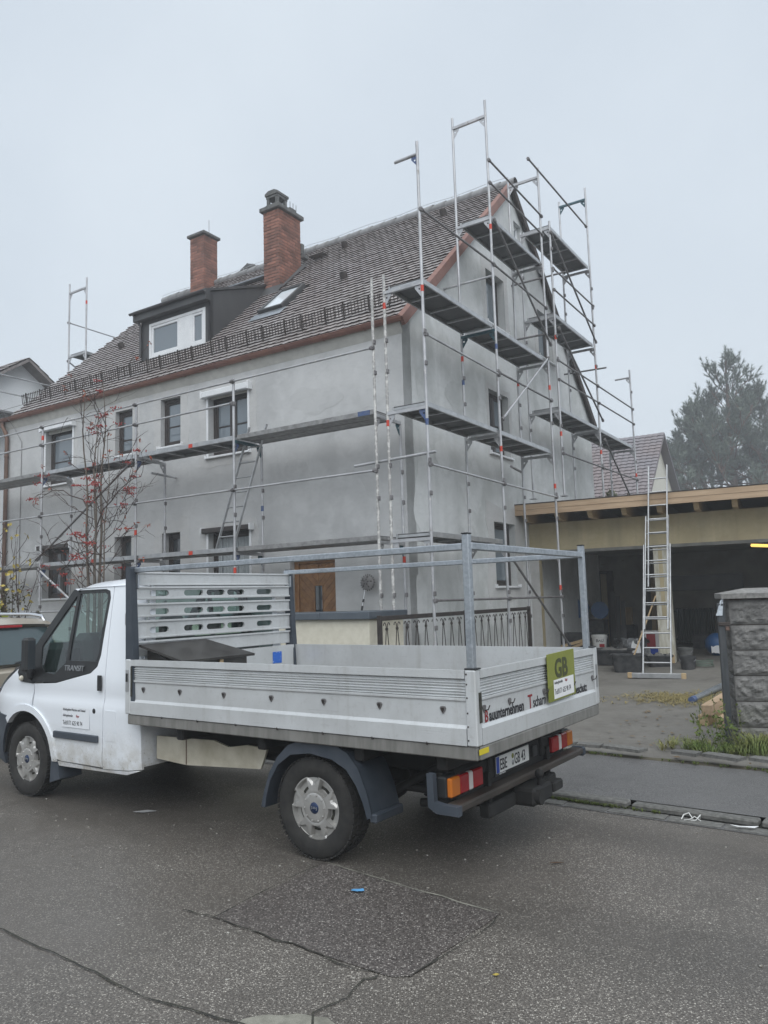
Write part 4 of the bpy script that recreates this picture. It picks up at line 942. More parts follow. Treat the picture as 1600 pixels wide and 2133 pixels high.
pillar_=[(2.437,1.968),(2.410,1.5),(2.390,1.05),(2.424,.385),(2.424,.372),(1.96,.40),(1.965,.9),(1.985,1.5),(2.0,1.968)]
sill_=[(3.13,.335),(2.10,.352),(1.965,.392),(2.43,.366),(3.06,.378),(3.135,.378)]
wing=[(3.514,1.066),(3.53,.862)]+arc(AX,AZ,.50,102,50,8)+[(4.20,.745),(4.30,.78),(4.32,.90),(4.20,1.0),(3.98,1.105),(3.74,1.235),(3.70,1.075)]
trim=[(3.72,1.09),(3.51,1.08),(3.15,1.095),(2.62,1.20),(2.54,1.257),(2.503,1.355),(2.478,1.86),(2.50,1.918),(2.562,1.937),(3.0,1.937),(3.075,1.955),(3.60,1.40),(3.745,1.24)]
glassA=[(2.985,1.295),(2.565,1.295),(2.548,1.36),(2.523,1.84),(2.535,1.89),(2.575,1.912),(2.962,1.912)]
glassB=[(3.36,1.175),(3.20,1.165),(3.03,1.275),(3.005,1.90),(3.46,1.42),(3.44,1.25)]
for side in (1,-1):
    panel('door_gap_backing',[rect(2.36,3.50,.40,1.06)],M['chassis'],side,-.026,.01); panel('pillar_gap_backing',[rect(2.395,2.455,1.0,1.955)],M['chassis'],side,-.026,.006); dpn=panel('door',[door],M['cab'],side); panel('rear_corner',[pillar_],M['cab'],side); panel('sill_panel',[sill_],M['cab'],side,-.004); panel('front_wing',[wing],M['cab'],side)  # added dark sheets behind door and pillar paint the shade in the panel gaps
    panel('window_trim',[trim,glassA[::-1],glassB[::-1]],M['blackplastic'],side,-.008,.03)
    panel('side_window',[glassA],M['truck_glass'],side,-.016,.004); panel('quarter_window',[glassB],M['truck_glass'],side,-.016,.004)
    lip=arc(AX,AZ,.452,178,44,14)+arc(AX,AZ,.515,44,178,14); panel('wheel_arch',[lip],M['cab'],side,.014,.05)
    if side==1:
        MB().cbox((2.472,.944,.595),(3.14,.972,.655),.012).build('rub_strip',M['greyplastic'],dpn)
        m=MB(); m.cbox((2.425,.952,1.045),(2.478,.966,1.18),.01); m.build('handle',M['blackplastic'],dpn)
        MB().lathe([(0,.0),(.022,0),(.026,-.006)],16,axes((2.535,.955,.865),(1,0,0),(0,0,1))@Matrix.Rotation(math.pi,4,'X')).build('lock_cap',M['blackplastic'],dpn)
        MB().cbox((2.60,.9542,.70),(3.02,.9556,.885),.0005).build('magnet_sign',pm('magnet_film',(.78,.80,.83),None,rough=.4),dpn)
        X=(-1,0,0);Z=(0,0,1)
        letters('Arbeitsgebiet München und Umland',.033,M['ink'],dpn,axes((3.005,.9562,.848),X,Z),sx=.72); letters('Auftragskontakt',.033,M['ink'],dpn,axes((3.005,.9562,.795),X,Z),sx=.72)
        letters('Bujar',.033,M['redink'],dpn,axes((2.80,.9562,.795),X,Z),sx=.72); letters('Tel:0171 625 90 74',.055,M['ink'],dpn,axes((3.005,.9562,.722),X,Z),sx=.70)
        letters('TRANSIT',.072,M['letters'],truck,axes((3.03,.934,1.205),X,(0,-.10,1)),sx=1.08,ext=.004)
        # mirror
        m=MB(); m.cbox((3.42,.975,1.19),(3.52,1.085,1.51),.035); mr=m.build('mirror',M['blackplastic'],truck)
        MB().cbox((3.413,.992,1.215),(3.421,1.068,1.485),.004).build('mirror_glass',M['pane'],mr); MB().tube((3.60,.92,1.13),(3.48,1.02,1.24),.04,10).build('mirror_arm',M['blackplastic'],mr)
        MB().prism([(3.515,1.073),(3.73,1.083),(3.78,1.17),(3.74,1.25),(3.70,1.2),(3.55,1.10)],'y',.93,.955).build('mirror_base',M['blackplastic'],mr)
        MB().ball((3.70,.962,1.115),.026,10,6).build('side_repeater',pm('pale_lens',(.62,.58,.48),None,rough=.3),mr)
        panel('fuel_flap',[[(2.37,.88),(2.22,.88),(2.24,.62),(2.38,.62)]],M['cab'],1,.003,.012)
        MB().cbox((2.05,.93,1.62),(1.99,.99,1.72),.004).build('silver_tape',M['alu'],truck)
    else:
        MB().cbox((3.70,-1.20,1.20),(3.78,-.90,1.52),.05).build('mirror',M['blackplastic'],truck)
# roof, windscreen, bonnet, nose, rear wall
st=[(3.13,1.94,.0),(3.10,1.968,.010),(3.02,1.975,.04),(2.85,1.976,.07),(2.5,1.978,.085),(2.2,1.98,.085),(2.02,1.975,.07),(1.985,1.965,.04)]
m=MB(); n=16
def rf(i,j):
    x,z,c=st[i]; y=-1+2*j/n; hw=cw(min(x,3.6),z)+.012
    return (x-(.14*y*y*y*y if x>2.9 else 0),y*hw,z+c*(1-y**4)-(.012 if abs(y)>.99 else 0))
m.add([rf(i,j) for i in range(len(st)) for j in range(n+1)],[(i*(n+1)+j,(i+1)*(n+1)+j,(i+1)*(n+1)+j+1,i*(n+1)+j+1) for i in range(len(st)-1) for j in range(n)],0,True)
m.build('cab_roof',M['cab'],truck)
m=MB(); m.grid(lambda u,v:(3.09+.66*u+.10*(1-(2*v-1)**2),(2*v-1)*(.805+.115*u),1.955-.70*u),6,12); m.build('windscreen',M['truck_glass'],truck)
m=MB(); m.grid(lambda u,v:(3.74+.66*u+.10*(1-(2*v-1)**2),(2*v-1)*(.92-.10*u*u),1.245-.20*u-.15*u*u+.06*(1-(2*v-1)**4)),8,14); m.build('bonnet',M['cab'],truck)
m=MB(); m.grid(lambda u,v:(4.36+.09*(1-(2*v-1)**2)+.06*math.sin(u*3.1),(2*v-1)*(.83),.92-.20*u),6,12); m.build('grille',M['blackplastic'],truck)
bump=arc(AX,AZ,.46,48,-12,8)+[(4.12,.25),(4.40,.28),(4.46,.50),(4.42,.745),(4.0,.74)]
for side in (1,-1): panel('bumper_corner',[bump],M['greyplastic'],side,.012,.06)
m=MB(); m.grid(lambda u,v:(4.44+.10*(1-(2*v-1)**2),(2*v-1)*.84,.74-.45*u),5,12); m.build('front_bumper',M['greyplastic'],truck)
m=MB(); vs,fs=fill([[(-.885,.42),(.885,.42),(.885,1.1),(.77,1.965),(-.77,1.965),(-.885,1.1)],rect(-.74,.74,1.28,1.92)],lambda u,v:(1.962,u,v),(.02,0,0)); m.add(vs,fs); rw=m.build('rear_wall',M['cab'],truck)
MB().box((1.968,-.745,1.275),(1.974,.745,1.925)).build('rear_window',M['truck_glass'],rw)
MB().cbox((2.02,-.90,.44),(3.55,.90,.52),.01).build('cab_floor',M['chassis'],truck)
m=MB(); m.cbox((3.20,-.88,.80),(3.52,.88,1.45),.06); m.cbox((3.08,.16,1.0),(3.38,.66,1.53),.07); m.cbox((3.14,-.25,.9),(3.45,.10,1.48),.06); m.build('dashboard',pm('dash_grey',(.018,.021,.023),None,rough=.7),truck)
for y in (.42,-.05,-.48):
    m=MB(); m.cbox((2.15,y-.22,.78),(2.68,y+.22,.95),.05); i0=len(m.v); m.cbox((2.08,y-.21,.88),(2.22,y+.21,1.48),.05); m.cbox((2.09,y-.12,1.5),(2.19,y+.12,1.68),.04); m.build('seat',pm('seat_cloth',(.10,.11,.12),(.07,.075,.08),30,.9),truck)
m=MB(); Ms=axes((2.93,.42,1.45),(0,1,0),(.45,0,.9)); m.path([Ms@Vector((.19*math.cos(a*.3927),.19*math.sin(a*.3927),0)) for a in range(16)],.016,6,closed=True)
for a in (0,120,240): m.tube(Ms@Vector((0,0,0)),Ms@Vector((.19*math.cos(R(a+90)),.19*math.sin(R(a+90)),0)),.018,6)
m.tube(Ms@Vector((0,0,0)),(3.3,.42,1.25),.03,8); m.build('steering_wheel',M['blackplastic'],truck)
MB().cbox((2.70,-.12,2.02),(2.9,.02,2.09),.02).build('roof_light',M['blackplastic'],truck)
# ---- wheels
WR=.348
def tyre_mesh():
    m=MB(); wd=.105
    prof=[(.205,-wd*.78),(.225,-wd*.95),(.28,-wd*1.02),(.318,-wd*.95),(.335,-wd*.86),(.343,-wd*.6),(.345,0),(.343,wd*.6),(.335,wd*.86),(.318,wd*.95),(.28,wd*1.02),(.225,wd*.95),(.205,wd*.78)]
    m.lathe(prof,48)
    for k in range(56):                                    # tread blocks on both shoulders and the middle
        a=2*math.pi*k/56; Mk=Matrix.Rotation(a,4,'Z')
        for z0,z1,o in ((-.098,-.055,0),(-.045,-.005,.03),(.005,.045,-.02),(.055,.098,.015)):
            i0=len(m.v); m.box((.336 if abs(z0)>.05 or abs(z1)>.06 else .340,-.0135,z0),(.349 if max(abs(z0),abs(z1))<.09 else .346,.0135,z1)); m.xform(Mk@Matrix.Rotation(o,4,'Z'),i0)
    return m
def cap_mesh():
    m=MB(); Rc=.222; nA,nr=120,16; vs=[];fs=[]
    rs=[0,.25,.34,.42,.45,.50,.54,.57,.62,.68,.74,.80,.84,.88,.92,.96,1.0]
    def dep(r,a):
        d=.028-.010*r*r
        if r>.97: d-=.006
        k=(a%72); k=min(k,72-k)                            # five windows
        if .56<r<.89 and k<17*(.62/r)**.15: d-=.034
        k2=((a+36)%72); k2=min(k2,72-k2)
        if .70<r<.93 and k2<15*((r-.66)/.27): d-=.012
        if .43<r<.455: d-=.003
        return d
    for i in range(nA):
        a=360*i/nA
        for r in rs: vs.append((Rc*r*math.cos(R(a)),Rc*r*math.sin(R(a)),dep(r,a)))
    N=len(rs)
    for i in range(nA):
        j=(i+1)%nA
        for q in range(N-1): fs.append((i*N+q,j*N+q,j*N+q+1,i*N+q+1))
    m.add(vs,fs); m.lathe([(Rc,.016),(Rc+.006,.004),(Rc+.004,-.02)],60)
    for k in range(10):
        a=R(36*k+18); m.ball((Rc*.36*math.cos(a)*1.12,Rc*.36*math.sin(a)*1.12,.027),.0075,6,4)
    return m
tme=tyre_mesh().mesh('tyre',M['rubber']); cme=cap_mesh().mesh('wheel_cap',M['cap']); cme.polygons.foreach_set('use_smooth',[True]*len(cme.polygons)); cme.set_sharp_from_angle(angle=R(28))
slotm=MB()
for k in range(5):
    a=R(72*k); Mk=Matrix.Rotation(a,4,'Z'); 
    for o in (-.16,):
        i0=len(slotm.v); slotm.prism([(.132,-.034),(.150,-.036),(.156,0),(.150,.036),(.132,.034),(.140,0)],'z',-.012,-.0065); slotm.xform(Mk,i0)
sme=slotm.mesh('vent_slot',M['crack'])
hme=MB().lathe([(0,.033),(.036,.032),(.040,.026)],20).mesh('hub_badge',M['badge'])
for (x,y,s) in ((0,.952,1),(AX,.932,1),(0,-.952,-1),(AX,-.932,-1)):
    Mw=axes((x,y-s*.105,WR),(1,0,0) if s>0 else (-1,0,0),(0,0,1))@Matrix.Rotation(math.pi,4,'X')@Matrix.Rotation(R(-90-(6 if x==0 else 28)),4,'Z')
    Mw=Matrix.Translation((x,y-s*.105,WR))@Matrix.Rotation(-s*math.pi/2,4,'X')@Matrix.Rotation(R(90+(4 if x==0 else 30)),4,'Z')
    wh=link('wheel',tme,truck,Mw); link('wheel_cap',cme,wh,Matrix.Translation((0,0,.070))); tag(link('vent_slots',sme,wh,Matrix.Translation((0,0,.070+.0015))),kind='stuff')
    link('hub_badge',hme,wh,Matrix.Translation((0,0,.070)))
    letters('Ford',.032,M['alu'],wh,Matrix.Rotation(R(-94 if x==0 else -120),4,'Z')@Matrix.Translation((-.030,-.010,.1035)),'badge_script',sx=.9)
for s in (1,-1):
    m=MB(); m.prism([(3.22,.46),(3.13,.42),(3.08,.22),(3.24,.17)],'y',s*.93,s*.70); m.build('mud_flap',M['greyplastic'],truck)
    m=MB(); m.prism(arc(AX,AZ,.46,178,2,14)+arc(AX,AZ,.44,2,178,14),'y',s*.90,s*.55); m.build('wheel_liner',M['chassis'],truck)
# ---- rear mudguards
for s in (1,-1):
    outer=[(.47,.31),(.44,.42),(.385,.56),(.30,.68),(.20,.765),(.10,.80),(-.22,.80),(-.33,.755),(-.42,.66),(-.485,.52),(-.53,.36)]
    inner=[(-.485,.345),(-.455,.44),(-.40,.55),(-.32,.645),(-.20,.70),(0,.725),(.18,.70),(.30,.62),(.38,.50),(.42,.38),(.43,.31)]
    m=MB(); vs,fs=fill([outer+inner],lambda u,v:(u,s*.985,v),(0,-s*.012,0)); m.add(vs,fs)
    for i in range(len(outer)-1):
        a,b=outer[i],outer[i+1]; m.add([(a[0],s*.985,a[1]),(b[0],s*.985,b[1]),(b[0],s*.66,b[1]-.0),(a[0],s*.66,a[1])],[(0,1,2,3)],0,True); k=.97; m.add([(a[0]*k,s*.97,a[1]-.012),(b[0]*k,s*.97,b[1]-.012),(b[0]*k,s*.66,b[1]-.012),(a[0]*k,s*.66,a[1]-.012)],[(3,2,1,0)],0,True)
    mg=m.build('mudguard',M['greyplastic'],truck)
    m=MB(); m.cbox((-.56,s*.69 if s<0 else .66,.325),(-.505,s*.66 if s<0 else .985,.385),.01) if s>0 else m.cbox((-.56,-.985,.325),(-.505,-.66,.385),.01); m.build('mudguard_lip',M['greyplastic'],mg)
# ---- dropside bed
XR_,XF,BW=-1.358,1.985,1.034
ribs=[]
for i in range(41): t=i/40; ribs.append((.0155+.0055*math.cos(t*2*math.pi*6),1.172+.104*t))
prof=[(.030,.886),(.030,.985),(.016,1.006),(.016,1.140),(.026,1.152),(.026,1.163),(.012,1.168)]+ribs+[(.012,1.279),(.030,1.283),(.030,1.332),(.0,1.332),(0,.886)]
def side_panel(name,ax,a,b,base,sg):
    m=MB(); p=[(base+sg*u,z) for u,z in prof]; m.prism(p,ax,a,b); return m.build(name,M['drop'],truck)
ls=side_panel('side_wall','x',-1.285,1.915,BW-.03,1); rs_=side_panel('side_wall','x',-1.285,1.915,-BW+.03,-1)
tg=side_panel('tailgate','y',-.965,.965,XR_+.03,-1)
fw_=side_panel('front_board','y',-.98,.98,XF-.10,1)
for s in (1,-1):
    m=MB(); m.cbox((XR_-.002,s*.968 if s>0 else -BW-.004,.884),(-1.287,BW+.004 if s>0 else -.968,1.336),.008); ps=m.build('corner_post',M['drop'],truck)
    MB().cbox((XR_-.004,s*.99-.03,1.336),(-1.285,s*.99+.045,1.345),.003).build('post_cap',M['blackplastic'],ps)
    m=MB(); m.cbox((1.917,BW-.07 if s>0 else -BW-.004,.884),(1.985,BW+.004 if s>0 else -BW+.07,1.336),.008); p2=m.build('corner_post',M['drop'],truck)
    if s>0:
        MB().cbox((1.895,BW-.002,1.03),(1.916,BW+.001,1.275),.001).build('dark_gap',M['crack'],p2)
        m=MB(); m.cbox((1.93,BW+.004,1.07),(1.972,BW+.010,1.25),.003); m.build('latch_plate',M['alu'],p2); MB().cbox((1.94,BW+.010,1.15),(1.962,BW+.016,1.22),.002).build('latch',M['blackplastic'],p2)
        k=MB()
        for z in (.92,1.0,1.08,1.17,1.25,1.31): k.ball((-1.30,BW+.004,z),.006,6,4)
        tag(k.build('rivets',M['iron'],ps),kind='stuff')
    MB().cbox((XR_-.0065,s*.99-.02,1.02),(XR_-.002,s*.99+.012,1.20),.002).build('gate_latch',M['crack'] if s>0 else M['alu'],ps)
m=MB(); p=[(-.001,.012),(.016,.010),(.022,.0),(.012,-.02),(.0,-.036),(-.012,-.02),(-.022,0),(-.016,.010)]
hk=MB(); hk.prism(p,'y',0,.006); hk.prism([(-.008,.004),(.008,.004),(.010,-.004),(0,-.024),(-.010,-.004)],'y',.006,.014,1); hk=hk.mesh('rope_hook',[M['scaf_dark'],M['iron']])
for x in (1.76,1.31,.81,.32,-.17,-.64,-1.12): link('rope_hook',hk,ls,Matrix.Translation((x,BW-.0135,1.10)))
hk2=MB(); hk2.prism(p,'y',0,.006); hk2.path([(0,.006,-.02),(0,.03,-.015),(-.012,.035,.008),(-.022,.03,.006)],.004,5,1); hk2=hk2.mesh('rope_hook',[M['scaf_dark'],M['iron']])
for y in (.915,.565,.02,-.48,-.93): link('rope_hook',hk2,tg,Matrix.Translation((XR_+.013,y,1.105))@Matrix.Rotation(R(90),4,'Z'))
m=MB(); m.cbox((-1.29,-1.0,.862),(1.97,1.0,.896),.004); m.build('bed_floor',pm('bed_plywood',(.085,.075,.065),(.14,.13,.12),6,.7),truck)
m=MB()
for s in (1,-1): m.cbox((XR_+.01,s*1.02-.025 ,.80),(XF-.02,s*1.02+.005,.882),.008)
m.cbox((XR_,-.995,.80),(XR_+.06,.995,.882),.008); m.cbox((XF-.06,-.995,.80),(XF-.015,.995,.882),.008); fb=m.build('bed_frame',M['bedframe'],truck)
m=MB()
for x in [-1.0+.42*i for i in range(7)]: m.cbox((x-.006,1.024,.872),(x+.006,1.034,.892),.001)
tag(m.build('hinges',M['iron'],fb),kind='stuff')
MB().cbox((XR_-.003,.90,.835),(XR_-.0,1.02,.868),.0005).build('yellow_tag',M['yellow'],fb)
# headboard
hb=MB(); HX=1.93
vs,fs=fill([rect(-.965,.965,1.962,2.065)],lambda u,v:(HX,u,v),(.022,0,0)); hb.add(vs,fs); hb.cbox((HX-.012,-.965,1.955),(HX+.002,.965,1.968),.003); hb.cbox((HX-.012,-.965,2.055),(HX+.002,.965,2.07),.003)
head=hb.build('headboard',M['drop'],truck)
slots=[(.62,.83),(.22,.45),(-.05,.18),(-.31,-.08),(-.70,-.48),(-.93,-.76)]
for z0,z1,hz in ((1.832,1.945,1.888),(1.682,1.802,1.728),(1.50,1.655,1.57)):
    m=MB(); vs,fs=fill([rect(-.965,.965,z0,z1)]+[slot(a,b,hz-.026,hz+.026)[::-1] for a,b in slots[:5]],lambda u,v:(HX,u,v),(.022,0,0)); m.add(vs,fs)
    for z in (z0,z1-.018): m.cbox((HX-.014,-.965,z),(HX+.0,.965,z+.018),.004)
    m.build('slat',M['drop'],head)
m=MB(); m.cbox((HX,-.965,1.35),(HX+.022,.965,1.48),.004); m.cbox((HX-.012,-.965,1.462),(HX,.965,1.48),.003); m.build('slat',M['drop'],head)
MB().cbox((HX+.0,-.965,.90),(HX+.018,.965,1.33),.003).build('lower_panel',M['drop'],head)
for s in (1,-1):
    m=MB(); m.prism([(1.86,.90),(1.985,.90),(1.995,2.10),(1.985,2.118),(1.945,2.118),(1.935,2.10)],'y',s*1.03,s*.968); m.build('stake',M['greyplastic'],head)
    m=MB(); m.cbox((1.90,s*.965-.006,1.93),(1.955,s*.965+.008,2.05),.003); m.build('rail_bracket',M['galva'],head)
MB().cbox((1.880,-.785,1.16),(1.8845,-.655,1.275),.001).build('blue_label',pm('blue_label',(.02,.13,.55),(.7,.75,.8),40,.4,lo=.62,hi=.66),head)
# rack
for s in (1,-1):
    m=MB(); m.cbox((-1.325,s*.965-.024,.90),(-1.277,s*.965+.024,2.165),.006); q=m.build('rack_post',M['galva'],truck)
    MB().cbox((-1.326,s*.965-.025,2.165),(-1.276,s*.965+.025,2.172),.002).build('post_cap',M['blackplastic'],q)
    MB().cbox((-1.275,s*.965-.02,2.064),(1.99,s*.965+.02,2.108),.006).build('rack_rail',M['galva'],truck)
MB().cbox((-1.322,-.939,2.066),(-1.280,.939,2.112),.006).build('rack_crossbar',M['galva'],truck)
# ---- tailgate lettering and the sign
Y_=(0,-1,0); Z_=(0,0,1); TX=XR_+.0125
letters('B',.10,M['redink'],tg,axes((TX,.91,1.012),Y_,Z_),sx=.85,bold=.02); letters('auunternehmen',.098,M['ink'],tg,axes((TX,.850,1.012),Y_,Z_),sx=.80,bold=.022)
letters('T',.13,M['redink'],tg,axes((TX,.285,1.012),Y_,Z_),sx=.9,bold=.01); letters('scharn',.10,M['ink'],tg,axes((TX,.205,1.012),Y_,Z_),sx=.82,bold=.008); letters('rmeschutz',.092,M['ink'],tg,axes((TX,-.50,1.012),Y_,Z_),sx=.78,bold=.022)
sg=thing('sign_board','olive green sign with dark initials and a phone number fixed to the tailgate','sign',F_T@Matrix.Translation((XR_-.006,0,0))@Matrix.Translation((0,-.26,1.02))@Matrix.Rotation(R(-1.2),4,'X')@Matrix.Rotation(R(-.6),4,'Y'))
MB().cbox((-.006,-.25,0),(0,.25,.335),.001).build('board',M['olive'],sg); m=MB(); m.prism([(-.2495,0),(.2495,0),(.2495,.10),(.0,.155),(-.2495,.115)],'x',-.0068,-.0062); m.build('darker_band',pm('olive_band',(.19,.21,.03),None,rough=.5),sg)  # slightly darker olive band across the lower part of the board
letters('GB',.185,M['olive_dark'],sg,axes((-.0075,.130,.16),Y_,Z_),sx=1.0,bold=.03); MB().cbox((-.0085,-.215,.012),(-.0072,.16,.145),.0005).build('white_label',M['paper'],sg)
letters('Auftragskontakt',.030,M['ink'],sg,axes((-.0088,.15,.115),Y_,Z_),sx=.78); letters('Bujar',.030,M['redink'],sg,axes((-.0088,-.045,.115),Y_,Z_),sx=.78); letters('Tel:0171 625 90 74',.055,M['ink'],sg,axes((-.0088,.15,.042),Y_,Z_),sx=.70)
# ---- chassis and rear end
m=MB()
for s in (1,-1): m.cbox((-1.12,s*.42-.035,.56),(4.1,s*.42+.035,.79),.01)
for x in (-1.05,-.4,.5,1.4): m.cbox((x-.04,-.95,.70),(x+.04,.95,.80),.01)
m.tube((0,-.80,.36),(0,.80,.36),.055,10); m.ball((0,.0,.36),.16,12,8); m.tube((.0,0,.38),(2.6,0,.46),.04,8)
for s in (1,-1): m.cbox((-.75,s*.46-.035,.42),(.75,s*.46+.035,.47),.02); m.tube((-.35,s*.5,.40),(-.75,s*.44,.62),.03,8)
m.cbox((-.95,-.25,.42),(-.6,.25,.62),.05); m.tube((-.6,-.45,.40),(1.6,-.45,.42),.04,8); m.tube((-1.05,.42,.40),(-.6,.50,.36),.03,8)
m.cbox((.75,-.75,.40),(1.7,-.45,.66),.05)
m.build('chassis',M['chassis'],truck)
m=MB(); b=[(1.93,.665),(1.93,.475),(1.55,.455),(.70,.505),(.655,.60),(.63,.665),(.85,.672),(1.05,.64),(1.22,.68),(1.5,.672)]
vs,fs=fill([b],lambda u,v:(u,.75,v),(0,-.02,0)); m.add(vs,fs); sb=m.build('side_board',M['board_dirty'],truck)
MB().cbox((1.545,.752,.46),(1.552,.757,.67),.001).build('seam',M['copper_old'],sb)
m=MB(); m.cbox((-1.10,-.86,.50),(-1.02,.86,.70),.02); m.cbox((-1.06,-.60,.68),(-.98,.60,.80),.01); rb=m.build('rear_beam',M['chassis'],truck)
m=MB(); m.cbox((-1.205,-1.03,.475),(-1.10,1.0,.525),.012); bm_=m.build('rear_bumper',pm('brown_black_bumper',(.028,.022,.018),(.05,.04,.032),5,.55),truck)
for s in (1,-1):
    m=MB(); vs,fs=fill([[(-1.215,.468),(-1.06,.468),(-1.0,.50),(-.995,.70),(-1.04,.70),(-1.045,.535),(-1.10,.525),(-1.215,.525)]],lambda u,v:(u,s*1.045,v),(0,-s*.045,0)); m.add(vs,fs) if s>0 else m.cbox((-1.21,-1.06,.46),(-1.10,-1.0,.53),.012); m.build('bumper_end',M['greyplastic'],bm_)
def light(y0,y1,s):
    m=MB(); m.cbox((-1.10,min(y0,y1)-.01,.545),(-1.03,max(y0,y1)+.01,.675),.01); l=m.build('tail_light',M['blackplastic'],truck)
    seg=[('lens_amber',.0,.27),('lens_red',.275,.55),('lens_white',.555,.68),('lens_red',.685,1.)]
    for nm,a,b in seg:
        ya=y0+(y1-y0)*a; yb=y0+(y1-y0)*b; MB().cbox((-1.135,min(ya,yb),.552),(-1.098,max(ya,yb),.668),.008).build('lens',M[nm],l)
light(.98,.57,1); light(-.98,-.57,-1)
m=MB(); m.cbox((-1.112,-.185,.555),(-1.104,.36,.69),.003); pl=m.build('number_plate',M['blackplastic'],truck)
MB().cbox((-1.116,-.175,.572),(-1.111,.345,.682),.002).build('plate_face',M['plate'],pl); MB().cbox((-1.1168,.300,.574),(-1.1155,.344,.680),.0005).build('plate_band',M['eu'],pl)
letters('EBE',.104,M['ink'],pl,axes((-1.1165,.292,.589),Y_,Z_),sx=.66,bold=.012); letters('GB 43',.104,M['ink'],pl,axes((-1.1165,.068,.589),Y_,Z_),sx=.68,bold=.012)
for z,c in ((.650,'olive'),(.605,'alu')): MB().lathe([(0,.001),(.018,.001),(.018,0)],14,axes((-1.1163,.092,z),Y_,Z_)).build('plate_seal',M[c],pl)
letters('GmbH München',.016,M['paper'],pl,axes((-1.1125,.30,.559),Y_,Z_),sx=.9)
MB().cbox((-1.115,-.33,.58),(-1.095,-.25,.66),.006).build('socket',M['blackplastic'],truck)
m=MB(); m.cbox((-1.16,-.55,.33),(-1.08,.55,.42),.012); m.cbox((-1.30,-.16,.33),(-1.12,.16,.45),.02); m.cbox((-1.32,-.30,.37),(-1.22,-.14,.44),.012); m.cbox((-1.14,-.5,.40),(-1.04,-.46,.62),.01); m.cbox((-1.14,.46,.40),(-1.04,.5,.62),.01); m.tube((-1.27,0,.44),(-1.27,0,.50),.018,8); m.ball((-1.27,0,.525),.033,12,8); m.tube((-1.33,.10,.39),(-1.29,.10,.39),.05,14); m.build('tow_hitch',M['chassis'],truck)
m=MB(); m.cbox((-1.08,.86,.45),(-1.04,.90,.49),.006); m.build('bolt_head',M['galva'],truck)
# ---- plywood box in the bed
bxk=thing('plywood_box','open black plywood box with a sloping lid lying in the truck bed','box',F_T@L(1.47,.12,.90))
m=MB(); m.cbox((0,0,0),(.02,.78,.40),.002); m.cbox((.38,0,0),(.40,.78,.50),.002); m.prism([(.02,0),(.38,0),(.38,.50),(.02,.40)],'y',0,.02); m.prism([(.02,0),(.38,0),(.38,.50),(.02,.40)],'y',.76,.78); m.build('body',M['boxwood'],bxk)
m=MB(); A=[(.42,.85,.555),(-.07,.80,.425),(.0,-.10,.42),(.43,.10,.56)]; m.add([(x,y,z-.02) for x,y,z in A]+A,[(0,1,2,3),(7,6,5,4),(0,4,5,1),(1,5,6,2),(2,6,7,3),(3,7,4,0)]); m.build('lid',M['boxwood'],bxk)
MB().cbox((-.02,.30,.0),(-.001,.34,.40),.002).build('batten',M['timber_pale'],bxk)
# ================================================================== garage
gar=thing('garage','open flat roofed garage with fresh timber fascia and yellowed render','garage',F_G)
GWd,GD,FZ=7.4,6.9,.30
m=MB(); WY=.72
vs,fs=fill([[(0.02,.28),(.27,.28),(.27,2.70),(2.70,2.66),(2.70,.28),(2.97,.28),(2.97,2.66),(6.6,2.70),(6.6,.28),(GWd,.28),(GWd,3.345),(.02,3.335)]],lambda u,v:(u,WY,v),(0,.24,0)); m.add(vs,fs); m.build('front_wall',M['garage_wall'],gar)
# grey corner plaster, lintel underside strip, pillar casing
m=MB(); m.cbox((.0,WY-.012,.28),(.275,WY-.002,2.72),.003); m.build('corner_plaster',plaster('white_grey_plaster',(.46,.455,.44),(.36,.355,.34),(.52,.51,.5),.4),gar)
MB().cbox((.275,WY-.008,2.655),(6.6,WY+.23,2.72),.004).build('lintel_edge',M['concrete_raw'],gar)
m=MB(); m.cbox((2.69,WY-.012,.31),(2.98,WY+.25,2.655),.006); pc=m.build('pier',pm('cracked_white_paint',(.58,.56,.49),(.40,.37,.28),5,.85,stretch=(3,3,.7)),gar)
MB().cbox((2.79,WY-.016,1.2),(2.87,WY-.011,2.655),.002).build('bare_strip',M['garage_wall'],pc); MB().cbox((2.70,WY-.018,.31),(2.975,WY-.0125,.48),.002).build('bare_foot',M['timber_pale'],pc)
m=MB(); m.box((.02,WY+.24,.28),(.10,GD,3.3)); m.box((.02,GD,.28),(GWd,GD+.2,3.3)); m.box((GWd-.2,WY+.24,.28),(GWd,GD,3.3)); m.build('inner_walls',M['garage_in'],gar)
MB().box((0,WY+.24,2.80),(GWd,GD,2.9)).build('garage_ceiling',M['garage_in'],gar)
tag(MB().add([(0,.35,.306),(GWd,.35,.306),(GWd,GD,.306),(0,GD,.306)],[(0,1,2,3)]).build('garage_floor',M['drive'],gar),None)
m=MB(); m.box((-.02,.05,3.62),(GWd+.3,GD+.3,3.66)); m.box((-.03,-.012,3.703),(GWd+.3,GD+.3,3.722),1); rfm=m.build('roof_deck',[M['timber_pale'],M['underlay']],gar)
for i,(z0,z1,y) in enumerate(((3.47,3.585,.0),(3.587,3.70,-.006))): 
    m=MB(); m.cbox((-.03,y,z0),(GWd+.3,y+.03,z1),.003); m.build('fascia_board',M['timber'],gar)
MB().cbox((-.032,.03,3.47),(-.004,GD+.2,3.70),.003).build('side_fascia',M['timber'],gar)
for i in range(11):
    m=MB(); x=.14+i*.1 if False else .19+.69*i
    if x>GWd-.2: break
    m.prism([(.07,3.46),(.20,3.34),(GD,3.34),(GD,3.598),(.07,3.598)],'x',x-.05,x+.05); m.build('rafter',M['timber_pale'],gar)
MB().cbox((.1,.045,3.60),(GWd,WY,3.615),.002).build('soffit_board',M['osb'],gar)
